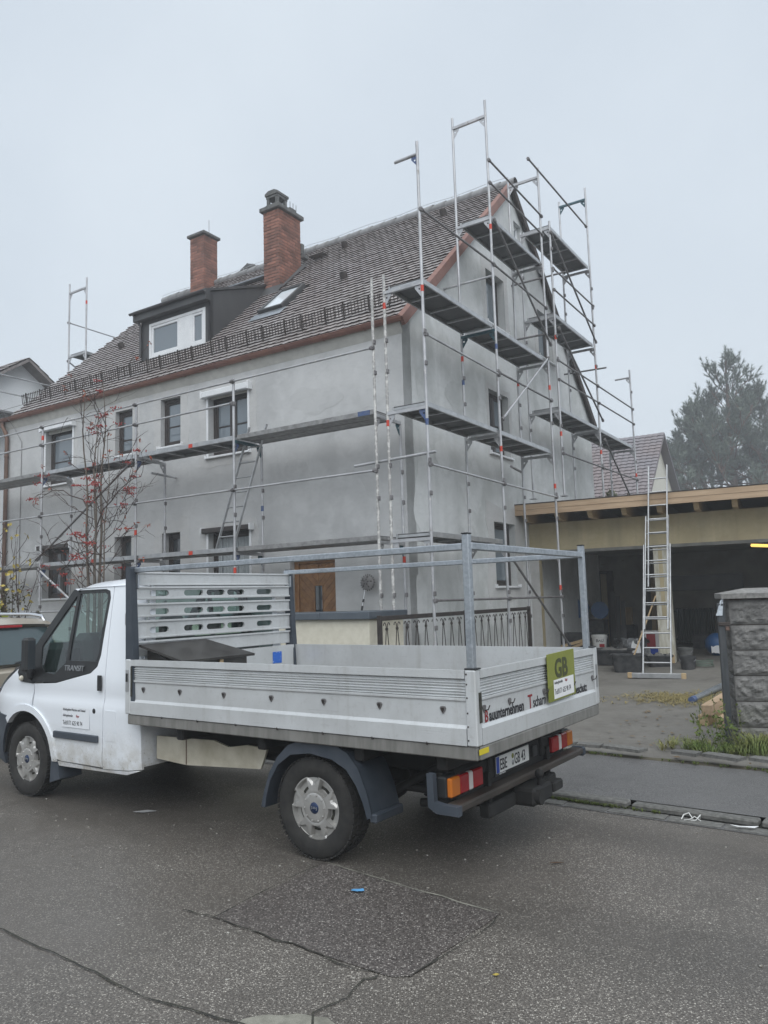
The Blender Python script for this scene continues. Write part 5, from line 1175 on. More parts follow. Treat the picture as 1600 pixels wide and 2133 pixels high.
gl_=thing('tube_lamp','lit yellowish fluorescent tube under the garage ceiling','lamp',F_G@L(4.62,2.2,2.66))
m=MB(); i0=0; m.tube((-.10,-.35,0),(.30,.45,0),.03,10); m.build('tube',M['lamp'],gl_); MB().cbox((-.05,-.55,.03),(.05,.55,.10),.01,0,Matrix.Translation((.1,.05,0))@Matrix.Rotation(-.46,4,'Z')).build('fitting',M['white'],gl_)
# inside the garage ---------------------------------------------------
def single(name,mb,mats,label,cat,F,group=None,**k): return tag(mb.build(name,mats,None,F,**k),label,cat,group)
def at(F,x,y,z=.306,a=0): return F@L(x,y,z,a)
rd=thing('radiator','dark green ribbed radiator standing against the garage back wall','radiator',at(F_G,2.42,6.1))
for i in range(14): MB().cbox((i*.068,0,.08),(i*.068+.055,.14,.98),.02).build('rib',M['radiator'],rd)
m=MB(); m.tube((-.05,.07,.16),(.98,.07,.16),.025,8); m.tube((-.05,.07,.9),(.98,.07,.9),.025,8); m.build('header_pipe',M['radiator'],rd)
sh=thing('inner_door','narrow pale yellow door standing ajar at the back of the garage','door',at(F_G,.50,6.0))
MB().cbox((0,0,0),(.16,.04,1.98),.006).build('leaf',M['garage_wall'],sh); m=MB(); m.cbox((-.07,-.01,0),(-.005,.06,2.06),.006); m.cbox((.165,-.01,0),(.34,.06,2.06),.006); m.cbox((-.005,-.01,1.99),(.165,.06,2.06),.006); m.build('door_frame',M['iron'],sh)
cb=thing('cabinet','low dark cabinet below the cardboard box in the garage','cabinet',at(F_G,1.0,5.6)); MB().cbox((-.1,0,0),(.42,.45,.58),.01).build('body',M['blackplas2'],cb); MB().cbox((-.08,-.012,.06),(.15,0,.54),.005).build('cabinet_door',M['blackplas2'],cb); MB().cbox((.17,-.012,.06),(.40,0,.54),.005).build('cabinet_door',M['blackplas2'],cb)
bxc=thing('cardboard_box','plain cardboard box standing on the dark cabinet in the garage','box',at(F_G,1.0,5.62,.89)); MB().cbox((0,0,0),(.33,.3,.46),.004).build('carton',M['cardboard'],bxc); MB().cbox((.13,-.004,.0),(.20,.302,.464),.001).build('tape',M['timber_pale'],bxc)
def roll(r,n,ln,axm):
    m=MB(); pts=[]
    for i in range(n*14): a=i*2*math.pi/14; rr=r*(.25+.75*i/(n*14)); pts.append((rr*math.cos(a),rr*math.sin(a)))
    inner=[(x*.96,y*.96) for x,y in pts[::-1]]
    N=len(pts); vs=[(x,y,z) for z in (0,ln) for x,y in pts]; m.add(vs,[(i,i+1,N+i+1,N+i) for i in range(N-1)],0,True); m.lathe([(0,.004),(r*.94,.004)],14); m.lathe([(0,ln-.004),(r*.94,ln-.004)],14); m.xform(axm); return m
single('tarp_roll',roll(.27,3,.5,Matrix.Rotation(R(90),4,'X')),M['bluetarp'],'rolled blue tarpaulin on black crates inside the garage','tarpaulin',at(F_G,.30,4.2,1.38))
single('tarp_roll',roll(.23,3,.5,Matrix.Rotation(R(90),4,'X')@Matrix.Rotation(R(12),4,'Y')),M['bluetarp'],'smaller rolled blue tarpaulin behind the rack post in the garage','tarpaulin',at(F_G,.78,4.3,1.33))
def crate(label,F,w,d,h,mat='blackplas2'):
    t=thing('crate',label,'crate',F,'plastic crates in the garage')
    m=MB(); b=.012; m.box((0,0,0),(w,d,b)); 
    for a,c in (((0,0,b),(w,b,h)),((0,d-b,b),(w,d,h)),((0,b,b),(b,d-b,h)),((w-b,b,b),(w,d-b,h))): m.cbox(a,c,.004)
    m.build('body',M[mat],t); m=MB(); m.cbox((-.012,-.012,h-.04),(w+.012,0,h),.004); m.cbox((-.012,d,h-.04),(w+.012,d+.012,h),.004); m.build('rim',M[mat],t); 
    m=MB()
    for i in range(3): m.cbox((w*.2+i*w*.22,-.006,h*.2),(w*.2+i*w*.22+.02,0,h*.75),.002)
    m.build('ribs',M[mat],t); return t
crate('black plastic crate under the blue tarpaulin rolls, upper of two',at(F_G,.12,3.9,.72),.82,.55,.36); crate('black plastic crate on the garage floor under another crate',at(F_G,.12,3.9),.82,.55,.40)
crate('dark blue crate with timber offcuts just inside the garage corner',at(F_G,.26,2.3,.5),.62,.45,.34,'blackplas2')
t=thing('timber_offcuts','pale splintered timber offcuts heaped by the garage corner','timber',at(F_G,.35,1.9)); 
for i,(x,y,z,a,e,l) in enumerate(((.0,0,.25,.3,.25,.6),(.15,.1,.18,-.2,.35,.55),(.3,-.05,.12,.5,.1,.5),(.1,-.1,.05,.0,.0,.7))): MB().cbox((0,-.06,-.03),(l,.06,.03),.005).build('offcut',M['timber_pale'],t,Matrix.Translation((x,y,z))@Matrix.Rotation(a,4,'Z')@Matrix.Rotation(-e,4,'Y'))
def tub(label,F,w,d,h,fillmat=None,name='mortar_tub'):
    t=thing(name,label,'tub',F,'black mortar tubs'); m=MB()
    def ring(k,z,n=20,e=.35):
        o=[]
        for i in range(n):
            a=2*math.pi*i/n; c,s=math.cos(a),math.sin(a); o.append((w/2*k*math.copysign(abs(c)**e,c),d/2*k*math.copysign(abs(s)**e,s),z))
        return o
    rg=[ring(.80,0),ring(.97,h-.03),ring(1.06,h-.03),ring(1.07,h),ring(.95,h),ring(.79,.02)]
    vs=[p for r_ in rg for p in r_]; n=20; m.add(vs,[(j*n+i,j*n+(i+1)%n,(j+1)*n+(i+1)%n,(j+1)*n+i) for j in range(len(rg)-1) for i in range(n)],0,False); m.add(rg[5],[tuple(range(n))]); m.add(rg[0],[tuple(range(n))[::-1]]); m.build('body',M['blackplas2'],t,smooth_angle=40)
    if fillmat:
        m=MB(); m.grid(lambda u,v:((u-.5)*w*.88,(v-.5)*d*.86,h*.86+.06*math.sin(u*7+1)*math.sin(v*6)+random.uniform(-.015,.03)),12,10,smooth=False); m.build('mortar',M[fillmat],t)
    return t
tub('black mortar tub left of the ladder foot',at(F_G,2.22,-.25,.20,.1),.62,.46,.36); tub('wide black trough of grey mortar behind the truck tailgate',at(F_G,1.65,.55,.30,-.05),1.05,.62,.30,'mortarheap')
def bucket(label,F,r,h,mat,txt=False):
    t=thing('bucket',label,'bucket',F); m=MB(); m.lathe([(0,0),(r*.82,0),(r*.98,h-.05),(r*1.05,h-.05),(r*1.06,h-.03),(r*1.0,h-.03),(r*1.02,h),(r*.95,h),(r*.78,.02),(0,.02)],24); m.build('body',M[mat],t,smooth_angle=35)
    m=MB(); m.path([(r*1.03,0,h-.04)]+[(r*1.03*math.cos(a),-r*.35-.25*r*math.sin(a),h-.04-.6*r*math.sin(a)) for a in [k*math.pi/8 for k in range(1,8)]]+[(-r*1.03,0,h-.04)],.004,5); m.build('handle',M['scaf'],t)
    if txt:
        letters('BAU',.095,M['ink'],t,axes((-.09,-r*.965,h*.55),(1,0,0),(0,.1,1)),sx=.9,bold=.01); MB().cbox((-.02,-r*.965,h*.20),(.09,-r*.90,h*.42),.004).build('red_print',M['redink'],t)
    return t
bucket('white plastic paint bucket with printed letters on the garage threshold',at(F_G,1.28,1.7,.50,.3),.17,.33,'bucket',True); bucket('small black mortar bucket right of the ladder',at(F_G,3.30,-.05,.245),.15,.27,'blackplas2')
tub('black tub under the white paint bucket in the garage',at(F_G,1.28,1.7,.306),.55,.5,.20)
t=thing('plaster_sack','white and red paper plaster sack leaning on the garage pier','sack',at(F_G,2.42,1.5)); m=MB(); m.grid(lambda u,v:((u-.5)*.42*(1-.1*math.sin(v*3)),-.08*math.sin(u*math.pi)*math.sin(v*math.pi*.98),.62*v),8,8); m.grid(lambda u,v:((u-.5)*.42*(1-.1*math.sin(v*3)),.08*math.sin(u*math.pi)*math.sin(v*math.pi*.98),.62*v),8,8,flip=True); m.build('paper',pm('sack_paper',(.55,.54,.52),(.45,.44,.43),5,.8),t); MB().box((-.08,-.086,.28),(.10,-.078,.56)).build('red_print',M['redink'],t); MB().box((-.16,-.080,.12),(.14,-.070,.24)).build('blue_print',M['eu'],t)
t=thing('rubble_bag','grey plastic film bag of rubble behind the ladder','bag',at(F_G,2.05,1.0)); m=MB(); random.seed(5); m.grid(lambda u,v:((u-.5)*.7+random.uniform(-.02,.02),.25*math.cos(u*6.28)*math.sin(v*3.14)+.2,.46*math.sin(v*1.5)+random.uniform(-.05,.05)*v),14,9,smooth=False); m.build('film',M['film'],t); m=MB(); m.grid(lambda u,v:(.05+.18*u+random.uniform(-.02,.02),-.03-.03*v,.15+.25*v+.05*math.sin(u*9)),5,5,smooth=False); m.build('white_rag',M['paper'],t)
t=thing('shovel','long wooden shovel handle stuck in the mortar tub','shovel',at(F_G,2.28,-.15,.42)); m=MB(); m.tube((0,0,0),(.42,.75,1.25),.016,8); m.build('handle',M['timber_pale'],t); MB().box((-.09,-.01,-.16),(.09,.01,.02)).build('blade',M['iron'],t)
t=thing('blue_bag','crumpled blue plastic rubbish bag on the garage floor','bag',at(F_G,3.62,2.8)); m=MB(); m.grid(lambda u,v:(.24*math.cos(6.283*u)*math.sin(3.1416*v)*(1+random.uniform(-.12,.12)*(0<u<1)),.2*math.sin(6.283*u)*math.sin(3.1416*v),.24-.26*math.cos(3.1416*v)+.0),16,10); m.build('film',M['bluetarp'],t); MB().grid(lambda u,v:(-.1+.16*u,-.21-.01*v,.06+.16*v+random.uniform(-.02,.02)),4,4).build('white_patch',M['paper'],t)
m=MB(); pts=[]
for i in range(60): a=i*.45; r=.16+.02*math.sin(i*1.3); pts.append((r*math.cos(a),r*.8*math.sin(a),.03+.0022*i))
m.path(pts,.008,5); m.path([(.16,0,.02),(.4,-.1,.012),(.7,.05,.012),(.9,-.15,.012)],.008,5); single('cable_coil',m,pm('green_cable',(.10,.14,.11),None,rough=.6),'loose grey green cable coil beside the black bucket','cable',at(F_G,3.58,.15,.265))
MB_=MB(); MB_.cbox((0,0,0),(.018,.02,.14),.003); MB_.cbox((-.03,-.004,.02),(.05,0,.13),.002); single('wall_plate',MB().cbox((0,0,0),(.012,.07,.15),.003),M['teal'],'small dark green plate on the garage side wall','plate',at(F_G,.103,1.35,1.83))
m=MB(); m.cbox((0,0,0),(1.9,.05,.42),.005); single('wall_shelf',m,M['boxwood'],'dark shelf board on the back wall of the garage','shelf',at(F_G,2.2,6.75,1.75))
# more building site clutter
def planks(label,F,n,l,tilt,mat):
    t=thing('leaning_boards',label,'boards',F)
    for i in range(n): MB().cbox((i*.13,0,0),(i*.13+.115,.022,l-.12*i),.003).build('board',M[mat],t,Matrix.Rotation(tilt+.02*i,4,'X'))
planks('pale boards leaning on the back wall of the garage left of the radiator',at(F_G,1.75,6.2),4,1.9,-.20,'timber_pale'); planks('dark stained boards leaning inside the left garage wall',at(F_G,.95,4.7),3,1.5,-.18,'boxwood')
bucket('black bucket behind the mortar trough in the garage',at(F_G,1.75,1.7),.16,.30,'blackplas2'); bucket('grey mixing bucket by the garage pier foot',at(F_G,3.12,1.25),.15,.28,'capstone')
tub('low black tub half hidden behind the ladder stiles',at(F_G,2.72,.30,.285,.3),.50,.42,.22,'mortarheap')
crate('black plastic crate on the floor in front of the radiator',at(F_G,2.9,5.0),.60,.42,.34)
t=thing('water_canister','white plastic canister standing near the radiator','canister',at(F_G,3.55,4.6)); m=MB(); m.cbox((0,0,0),(.26,.18,.34),.04); m.tube((.06,.09,.34),(.06,.09,.38),.03,10); m.path([(.12,.09,.33),(.13,.09,.39),(.21,.09,.39),(.22,.09,.33)],.014,6); m.build('body',M['bucket'],t)
t=thing('rubble_heap','small heap of grey rubble under the ladder by the garage pier','rubble',at(F_G,2.45,.75)); random.seed(4)
for i in range(40): a=random.uniform(0,6.28); r=abs(random.gauss(0,.2)); s_=random.uniform(.02,.06); MB().cbox((-s_,-s_*.8,-s_*.6),(s_,s_*.8,s_*.6),s_*.3).build('lump',M['mortarheap'],t,Matrix.Translation((r*math.cos(a),r*.6*math.sin(a),max(.02,.16-r*.5)*random.random()+.02))@Matrix.Rotation(random.uniform(0,3),4,'Z')@Matrix.Rotation(random.uniform(-.5,.5),4,'X'))
t=thing('loose_planks','short grey planks lying by the left garage jamb','planks',at(F_G,.55,1.15,.31)); 
for i,(x,y,z,a) in enumerate(((0,0,0,.3),(.1,.08,.03,-.15),(.05,-.05,.06,.5))): MB().cbox((0,0,0),(.75,.10,.028),.004).build('plank',M['timber_pale'],t,L(x,y,z,a))
# ---- ladder against the fascia
ld=thing('extension_ladder','long aluminium extension ladder leaning on the garage roof edge','ladder',F_G)
ladder('l','',None,(2.86,-1.02,.23),(2.90,-.17,2.68),(1,0,0),.49,.28,(.024,.032),'alu',parent=ld)
ladder('l','',None,(2.86,-.74,1.05+.0),(2.93,-.10,3.25),(1,0,0),.42,.28,(.024,.032),'alu',parent=ld)
ladder('l','',None,(2.91,-.50,1.85),(2.99,.03,4.26),(1,0,0),.35,.28,(.024,.032),'alu',parent=ld)
m=MB(); m.cbox((2.40,-1.07,.185),(3.32,-.99,.275),.006); m.build('foot_beam',M['alu'],ld)
for x in (2.34,3.28): MB().cbox((x,-1.075,.18),(x+.08,-.985,.28),.006).build('foot_cap',M['timber_pale'],ld)
# ================================================================== garden wall, railing, sander
gw=thing('garden_wall','low cream rendered wall with grey metal coping beside the front door','wall',F_H)
m=MB(); m.cbox((-3.2,-1.86,.28),(.42,-.93,1.50),.006); m.build('wall',M['cream'],gw)
m=MB(); m.cbox((-3.25,-1.93,1.50),(-.42,-.88,1.602),.008); m.build('coping',M['galva'],gw); m=MB(); m.cbox((-.417,-1.93,1.498),(.47,-.88,1.606),.008); m.build('coping',M['galva'],gw)
for o in gw.children:
    if o.name.startswith('coping'): o.data.materials[0]=pm('anthracite_coping',(.105,.125,.15),(.13,.15,.17),4,.45,metal=.5)
rg=thing('railing','black iron railing with hooked rods beside the driveway','railing',F_H)
RX,RY0,RY1=.60,-1.86,3.55
m=MB(); m.cbox((RX-.02,RY0,1.47),(RX+.02,RY1,1.535),.006); m.build('top_rail',M['iron'],rg); MB().cbox((RX-.015,RY0,.42),(RX+.015,RY1,.46),.004).build('bottom_rail',M['iron'],rg)
for y in (RY0,.8,RY1): MB().cbox((RX-.03,y-.03,.28),(RX+.03,y+.03,1.545),.006).build('post',M['iron'],rg)
y=RY0+.18
while y<RY1-.1:
    if abs(y-.8)>.1:
        m=MB()
        for s in (-1,1): m.path([(RX,y+s*.125,.44),(RX,y+s*.012,1.36),(RX,y+s*.022,1.415),(RX,y+s*.05,1.44),(RX,y+s*.078,1.425),(RX,y+s*.083,1.40)],.007,5)
        m.cbox((RX-.012,y-.024,1.33),(RX+.012,y+.024,1.365),.004); m.build('rod_pair',M['iron'],rg)
    y+=.28
sd=thing('plaster_sander','round headed plaster sander on a long pole leaning by the front door','tool',F_H@L(-.84,-.40,.33))
m=MB(); m.tube((0,-.22,0),(.085,.18,1.60),.016,8); m.build('pole',M['alu'],sd); m=MB(); m.tube((.067,.095,1.26),(.071,.115,1.34),.019,8); m.tube((.074,.13,1.40),(.077,.145,1.45),.019,8); m.build('grip',M['blackplastic'],sd)
Mh=axes((.10,.24,1.73),(1,0,0),(-.1,.2,1)); m=MB(); m.lathe([(0,-.02),(.125,-.025),(.13,0),(.12,.018),(.09,.02),(.07,.05),(0,.055)],22,Mh); m.build('head',pm('dusty_grey',(.30,.29,.28),(.2,.19,.19),9,.7),sd)
m=MB()
for k in range(20): a=R(18*k); m.tube(Mh@Vector((.125*math.cos(a),.125*math.sin(a),-.01)),Mh@Vector((.148*math.cos(a),.148*math.sin(a),.0)),.008,5)
for k in range(5): a=R(72*k+10); m.tube(Mh@Vector((.03*math.cos(a),.03*math.sin(a),.055)),Mh@Vector((.10*math.cos(a),.10*math.sin(a),.022)),.010,5)
m.build('brush_ring',M['iron'],sd)
# ================================================================== gate pillar, post, timber, pipe
PF=frame(3.69,8.44,-.30)
pil=thing('gate_pillar','rock faced grey stone gate pillar with a flat cap slab','pillar',PF)
random.seed(11)
MB().box((.015,.02,.05),(.60,.53,1.66)).build('core',M['mortar'],pil)
from mathutils import noise as mnoise
for k in range(6):
    z0=.05+k*.268; z1=z0+.258; m=MB()
    def face(u,v,side):
        w_=.615 if side in (0,2) else .55
        e=min(u,1-u)*w_; e2=min(v,1-v)*(z1-z0); d=min(1,min(e,e2)/.035)
        h=d*(.006+.022*max(0,.45+mnoise.fractal(Vector((u*w_*15+side*7,v*4.2+k*5.3,k*3.1)),.9,2.2,5)))
        z=z0+(z1-z0)*v
        return {0:(u*.615,-h,z),1:(.615+h,u*.55,z),2:(.615-u*.615,.55+h,z),3:(-h,.55-u*.55,z)}[side]
    for s in range(4): m.grid(lambda u,v:face(u,v,s),40,18,smooth=False)
    m.add([(0,0,z1),(.615,0,z1),(.615,.55,z1),(0,.55,z1)],[(0,1,2,3)]); m.add([(0,0,z0),(.615,0,z0),(.615,.55,z0),(0,.55,z0)],[(3,2,1,0)])
    m.build('stone_block',M['stone'],pil)
m=MB(); a=.075; m.add([(-a,-a,1.668),(.615+a,-a,1.668),(.615+a,.55+a,1.668),(-a,.55+a,1.668),(-a,-a,1.722),(.615+a,-a,1.722),(.615+a,.55+a,1.722),(-a,.55+a,1.722),(.2,.2,1.775),(.42,.2,1.775),(.42,.35,1.775),(.2,.35,1.775)],[(3,2,1,0),(0,1,5,4),(1,2,6,5),(2,3,7,6),(3,0,4,7),(4,5,9,8),(5,6,10,9),(6,7,11,10),(7,4,8,11),(8,9,10,11)]); m.build('cap_slab',pm('cap_granite',(.27,.26,.245),(.15,.145,.138),26,.85,bump=.5,bsc=80),pil)
gp=thing('gate_post','dark leaning steel gate post fixed beside the stone pillar','post',PF@L(-.035,-.02,.09))
m=MB(); i0=0; m.cbox((-.10,-.03,0),(-.03,.05,1.53),.006); m.xform(Matrix.Rotation(R(0.6),4,'Y')); m.build('channel',pm('dark_steel_post',(.05,.055,.06),(.085,.09,.095),5,.5,metal=.5,stretch=(4,4,.5)),gp)
m=MB(); m.add([(-.105,-.04,1.40),(-.04,-.04,1.40),(-.02,-.02,1.56),(-.012,-.02,1.60),(-.03,-.01,1.56),(-.105,.0,1.40)],[(0,1,2,3,4,5)]); m.add([(-.105,-.043,1.40),(-.04,-.043,1.40),(-.02,-.023,1.56),(-.012,-.023,1.60),(-.05,-.023,1.56)],[(4,3,2,1,0)]); m.build('bent_plate',M['galva'],gp)
m=MB(); m.cbox((-.09,-.05,1.29),(.03,.02,1.33),.006); m.build('hinge_bracket',M['iron'],gp); MB().cbox((-.02,-.045,1.24),(.02,.0,1.285),.004).build('rust_patch',M['copper_old'],gp)
def gz(x,y): # height of driveway at a world point
    p=F_S.inverted()@Vector((x,y,0)); return yard_z(p.y)
tb=thing('timber_beams','stack of three short timber beams on the driveway beside the gate post','timber',frame(3.75,9.62,.92,gz(3.9,9.9)))
for i,(x,y,z,l,a) in enumerate(((0,-.20,.0,1.5,.02),(.1,.04,.0,1.7,-.03),(.05,-.02,.13,1.3,.06))): MB().cbox((0,-.06,0),(l,.06,.125),.006).build('beam',M['timber'] if i!=1 else M['timber_pale'],tb,L(x,y-.05,z,a))
m=MB(); m.tube((0,0,.045),(2.1,0,.10),.045,12); pp=thing('steel_pipe','grey steel pipe with a blue end lying on the driveway','pipe',frame(4.39,11.5,.90,gz(4.4,11.6))); m.build('pipe',M['galva'],pp); MB().tube((-.03,0,.044),(.10,0,.0475),.048,12).build('blue_sleeve',M['blue'],pp)
m=MB(); m.cbox((0,-.08,0),(.16,.08,.11),.02); tag(m.build('green_block',pm('green_plastic',(.01,.12,.05),None,rough=.5),None,frame(4.75,10.75,.4,gz(4.7,10.7))),'small green plastic block on the timber by the gate','block')
# ================================================================== neighbours
random.seed(21)
def gable_house(name,label,F,w,d,eh,rh,wallm,tilem,ov=.35,rows=14,cols=22,sides=(1,-1)):
    t=thing(name,label,'house',F)
    m=MB(); g=[(0,0),(w,0),(w,eh),(w/2,rh),(0,eh)]; m.prism(g,'y',0,d); m.build('wall',M[wallm],t)
    k=(rh-eh)/(w/2); sl=math.hypot(w/2+ov,k*(w/2+ov)); an=math.atan(k)
    for s in sides:
        x0=-ov if s>0 else w+ov; R0=Matrix.Translation((x0,-ov,eh-ov*k+.06))@Matrix.Rotation(-an if s>0 else an,4,'Y')
        m=MB(); m.box((0 if s>0 else -sl,0,-.08),(sl if s>0 else 0,d+2*ov,0)); rf_=m.build('roof',M[tilem],t,R0)
        tw=(d+2*ov)/cols; th=sl/rows; me=MB(); n=4
        pr=[(tw*(i/n-.5),.02*math.sin(math.pi*i/n)) for i in range(n+1)]
        a=[(0,x,z+.05) for x,z in pr]; b=[(th*1.05,x,z+.02) for x,z in pr]; c=[(0,x,z+.0) for x,z in pr]; N=n+1
        if s<0: a=[(-p[0],p[1],p[2]) for p in a]; b=[(-p[0],p[1],p[2]) for p in b]; c=[(-p[0],p[1],p[2]) for p in c]
        me.add(a+b,[(i,N+i,N+i+1,i+1) for i in range(n)]); me.add(a+c,[(i,i+1,N+i+1,N+i) for i in range(n)])
        big=MB()
        for r_ in range(rows):
            for c_ in range(cols):
                off=Vector(((th*r_)*(1 if s>0 else -1),tw*(c_+.5)+random.uniform(-.004,.004),.003+random.uniform(-.004,.004))); big.add([Vector(v)+off for v in me.v],me.f)
        tag(big.build('roof_tiles',M[tilem],rf_),kind='stuff')
    return t
n1=gable_house('neighbour_house','white gabled house behind the left end of the grey house',F_H@L(-15.2,-1.53,0,math.pi/2),8.0,8,6.55,9.33,'nbwall','nbtile',.45,14,12,(-1,1))
m=MB(); m.cbox((2.2,-.06,5.9),(3.35,-.002,7.45),.02); wq=m.build('window',M['darkframe'],n1); MB().box((2.3,-.068,6.0),(3.25,-.062,7.35)).build('pane',M['pane'],wq)
for i in range(13): MB().cbox((2.3,-.085,6.02+.1*i),(3.25,-.072,6.10+.1*i),.003).build('shutter_slat',M['white'],wq)
m=MB(); m.add([(x,y,z+o) for o in (0,-.08) for x,y,z in ((.2,-.9,7.45),(4.9,-.9,7.45),(4.9,-.005,7.75),(.2,-.005,7.75))],[(0,1,2,3),(7,6,5,4),(0,4,5,1),(1,5,6,2),(3,0,4,7)]); m.build('porch_roof',M['sheet'],n1)
n2=gable_house('neighbour_house','house with a red brown tiled roof behind the garage',F_H@L(-.3,14.6,0,math.pi/2),9.0,8.5,3.4,7.65,'nbcream','tile_red',.3,32,40,(1,-1))
# ================================================================== trees
def leafquad(m,p,d,n,l,w,mi=0):
    d=Vector(d).normalized(); s=d.cross(Vector(n)).normalized(); q=Vector(p)
    m.add([q,q+d*l*.45+s*w,q+d*l,q+d*l*.45-s*w],[(0,1,2,3)],mi)
def rv(a=1.): return Vector((random.uniform(-a,a),random.uniform(-a,a),random.uniform(-a,a)))
# rowan, many stems
random.seed(3)
row=thing('rowan_tree','slender almost bare rowan tree with red berries in front of the facade','tree',F_H@L(-5.1,-2.3,.31))
stem=MB(); twig=MB(); ber=MB(); lv=MB()
def berries(p,n=16,r=.055):
    for _ in range(n): ber.ball(Vector(p)+Vector((random.gauss(0,r),random.gauss(0,r),-abs(random.gauss(0,r*.45)))),.0125,5,4)
def twigs(p,d,l,depth,side=0):
    pts=[Vector(p)]; dd=Vector(d).normalized(); n=5
    for i in range(n):
        dd=(dd+rv(.22)+Vector((0,0,.10 if depth>1 else -.02))).normalized(); pts.append(pts[-1]+dd*l/n)
    r=.0085 if depth>1 else .0052
    twig.path(pts,r,4,rs=[r*(1-.6*i/n) for i in range(n+1)])
    if depth>0:
        for i in range(1,n+1):
            if random.random()<.58: twigs(pts[i],(dd+rv(.8)+Vector((0,0,.15))),l*random.uniform(.35,.6),depth-1)
    else:
        x=random.random()
        if x<.16: berries(pts[-1],random.randint(12,24),random.uniform(.035,.06))
        elif x<.30:
            for k in range(5): leafquad(lv,pts[-1]+rv(.03),rv(1)+Vector((0,0,-.5)),rv(1),random.uniform(.05,.09),.012)
stems=[(-.35,.0,2.0,5.75),(-.12,.05,2.0,5.35),(.14,-.05,2.0,5.0),(-.05,.15,1.9,5.9),(.46,.0,1.8,4.9)]
for i,(x,y,_,top) in enumerate(stems):
    pts=[Vector((x*.35,y*.5,0))]; n=14; bend=Vector((x*.6+random.uniform(-.1,.1),y,0))
    for k in range(1,n+1): t_=k/n; pts.append(Vector((x*.35+bend.x*(t_**1.3)+.03*math.sin(k+i),y*.5+bend.y*t_+.03*math.cos(k*1.3+i),(top-.31)*t_)))
    r0=.036 if i in (0,1,3) else .022
    stem.path(pts,.03,7,rs=[r0*(1-.82*k/n) for k in range(n+1)])
    for k in range(4,n+1):
        for _ in range(1):
            if random.random()<.72: a=random.uniform(0,6.28); twigs(pts[k],(math.cos(a),math.sin(a)*.6,.55),random.uniform(.5,1.15)*(1.15-.4*k/n),2 if k<n-1 else 1)
for (p,q) in (((-.2,0,2.6),(-1.9,-.1,2.2)),((-.2,0,3.2),(-1.7,.0,3.6)),((.2,0,2.4),(-1.5,.1,1.9)),((.1,0,2.9),(1.2,0,3.6))):
    P=[Vector(p).lerp(Vector(q),k/6)+rv(.05)+Vector((0,0,.25*math.sin(k/6*3.1))) for k in range(7)]; twig.path(P,.012,5,rs=[.013*(1-.1*k) for k in range(7)])
    for k in range(2,7): twigs(P[k],(Vector(q)-Vector(p)).normalized()+rv(.6),.55,1)
stem.build('trunk',M['bark'],row); twig.build('branches',M['twig'],row); tag(ber.build('berries',M['berry'],row),kind='stuff'); tag(lv.build('leaves',M['leaf_red'],row),kind='stuff')
# shrub with yellow leaves at the far left
ys=thing('yellow_shrub','bare shrub with a few large yellow leaves left of the truck cab','shrub',F_H@L(-7.6,-2.3,.31))
tw_=MB(); lf=MB(); dk=MB(); gr_=MB()
for i in range(11):
    a=random.uniform(0,6.28); p=[Vector((.15*math.cos(a),.15*math.sin(a),0))]; d=Vector((random.uniform(-.35,.35),random.uniform(-.2,.2),1)).normalized()
    for k in range(9): d=(d+rv(.12)+Vector((0,0,.06))).normalized(); p.append(p[-1]+d*.32)
    tw_.path(p,.012,5,rs=[.014*(1-.09*k) for k in range(10)])
    for k in range(4,10):
        if random.random()<.7:
            q=p[k]; e=(d+rv(1)).normalized(); e2=[q+e*.1*j+rv(.02) for j in range(5)]; tw_.path(e2,.005,4)
            if random.random()<.55:
                for _ in range(3): leafquad(lf,e2[-1]+rv(.05),rv(1)+Vector((0,0,-.6)),rv(1)+Vector((0,-1,0)),random.uniform(.07,.12),.032)
for i in range(12): leafquad(lf,(random.uniform(-.5,.6),random.uniform(-.3,.1),random.uniform(1.3,2.4)),rv(1)+Vector((0,0,-.5)),rv(.5)+Vector((0,-1,0)),random.uniform(.07,.12),.035)
for i in range(10): leafquad(gr_,(random.uniform(-.1,.4),random.uniform(-.4,-.2),random.uniform(1.25,1.7)),rv(1)+Vector((0,0,-.5)),rv(.5)+Vector((0,-1,0)),.15,.055)
for i in range(900): z=random.uniform(0,1.9); leafquad(dk,(random.gauss(-.25,.22),random.gauss(0,.2),z),rv(1),rv(1),.07,.02)
tw_.build('branches',M['twig'],ys); tag(lf.build('yellow_leaves',M['leaf_yellow'],ys),kind='stuff'); tag(gr_.build('green_leaves',pm('lime_leaf',(.32,.36,.05),None,rough=.7),ys),kind='stuff'); tag(dk.build('dense_twigs',M['ivy'],ys),kind='stuff')
# pine
random.seed(8)
pine=thing('pine_tree','large misty pine tree standing behind the garage roof','tree',frame(29.9,65.6,0,-.06)@Matrix.Diagonal((1.9,1.9,1.80,1)))
tr=MB(); tr.path([(0,0,0),(.1,0,4),(.05,.1,8),(.1,0,12.2)],.2,8,rs=[.26,.2,.12,.03]); nd=MB(); br=MB()
for (sx,sy,h) in ((-1.6,.2,9.6),(1.7,-.3,8.8)): tr.path([(0,0,3.5),(sx*.7,sy,5.5),(sx,sy,8),(sx*1.05,sy,h)],.12,7,rs=[.14,.11,.08,.02])
def tuft(p,d,l=.5,r=.16,n=40):
    d=Vector(d).normalized(); a=d.orthogonal().normalized(); b=d.cross(a)
    for i in range(n):
        t_=random.random(); an=random.uniform(0,6.283); o=(a*math.cos(an)+b*math.sin(an)); q=Vector(p)+d*l*t_
        e=(o*random.uniform(.7,1.)+d*random.uniform(.6,1.3)).normalized(); s=e.cross(d).normalized()*.016
        nd.add([q-s,q+s,q+e*r*random.uniform(.8,1.4)],[(0,1,2)])
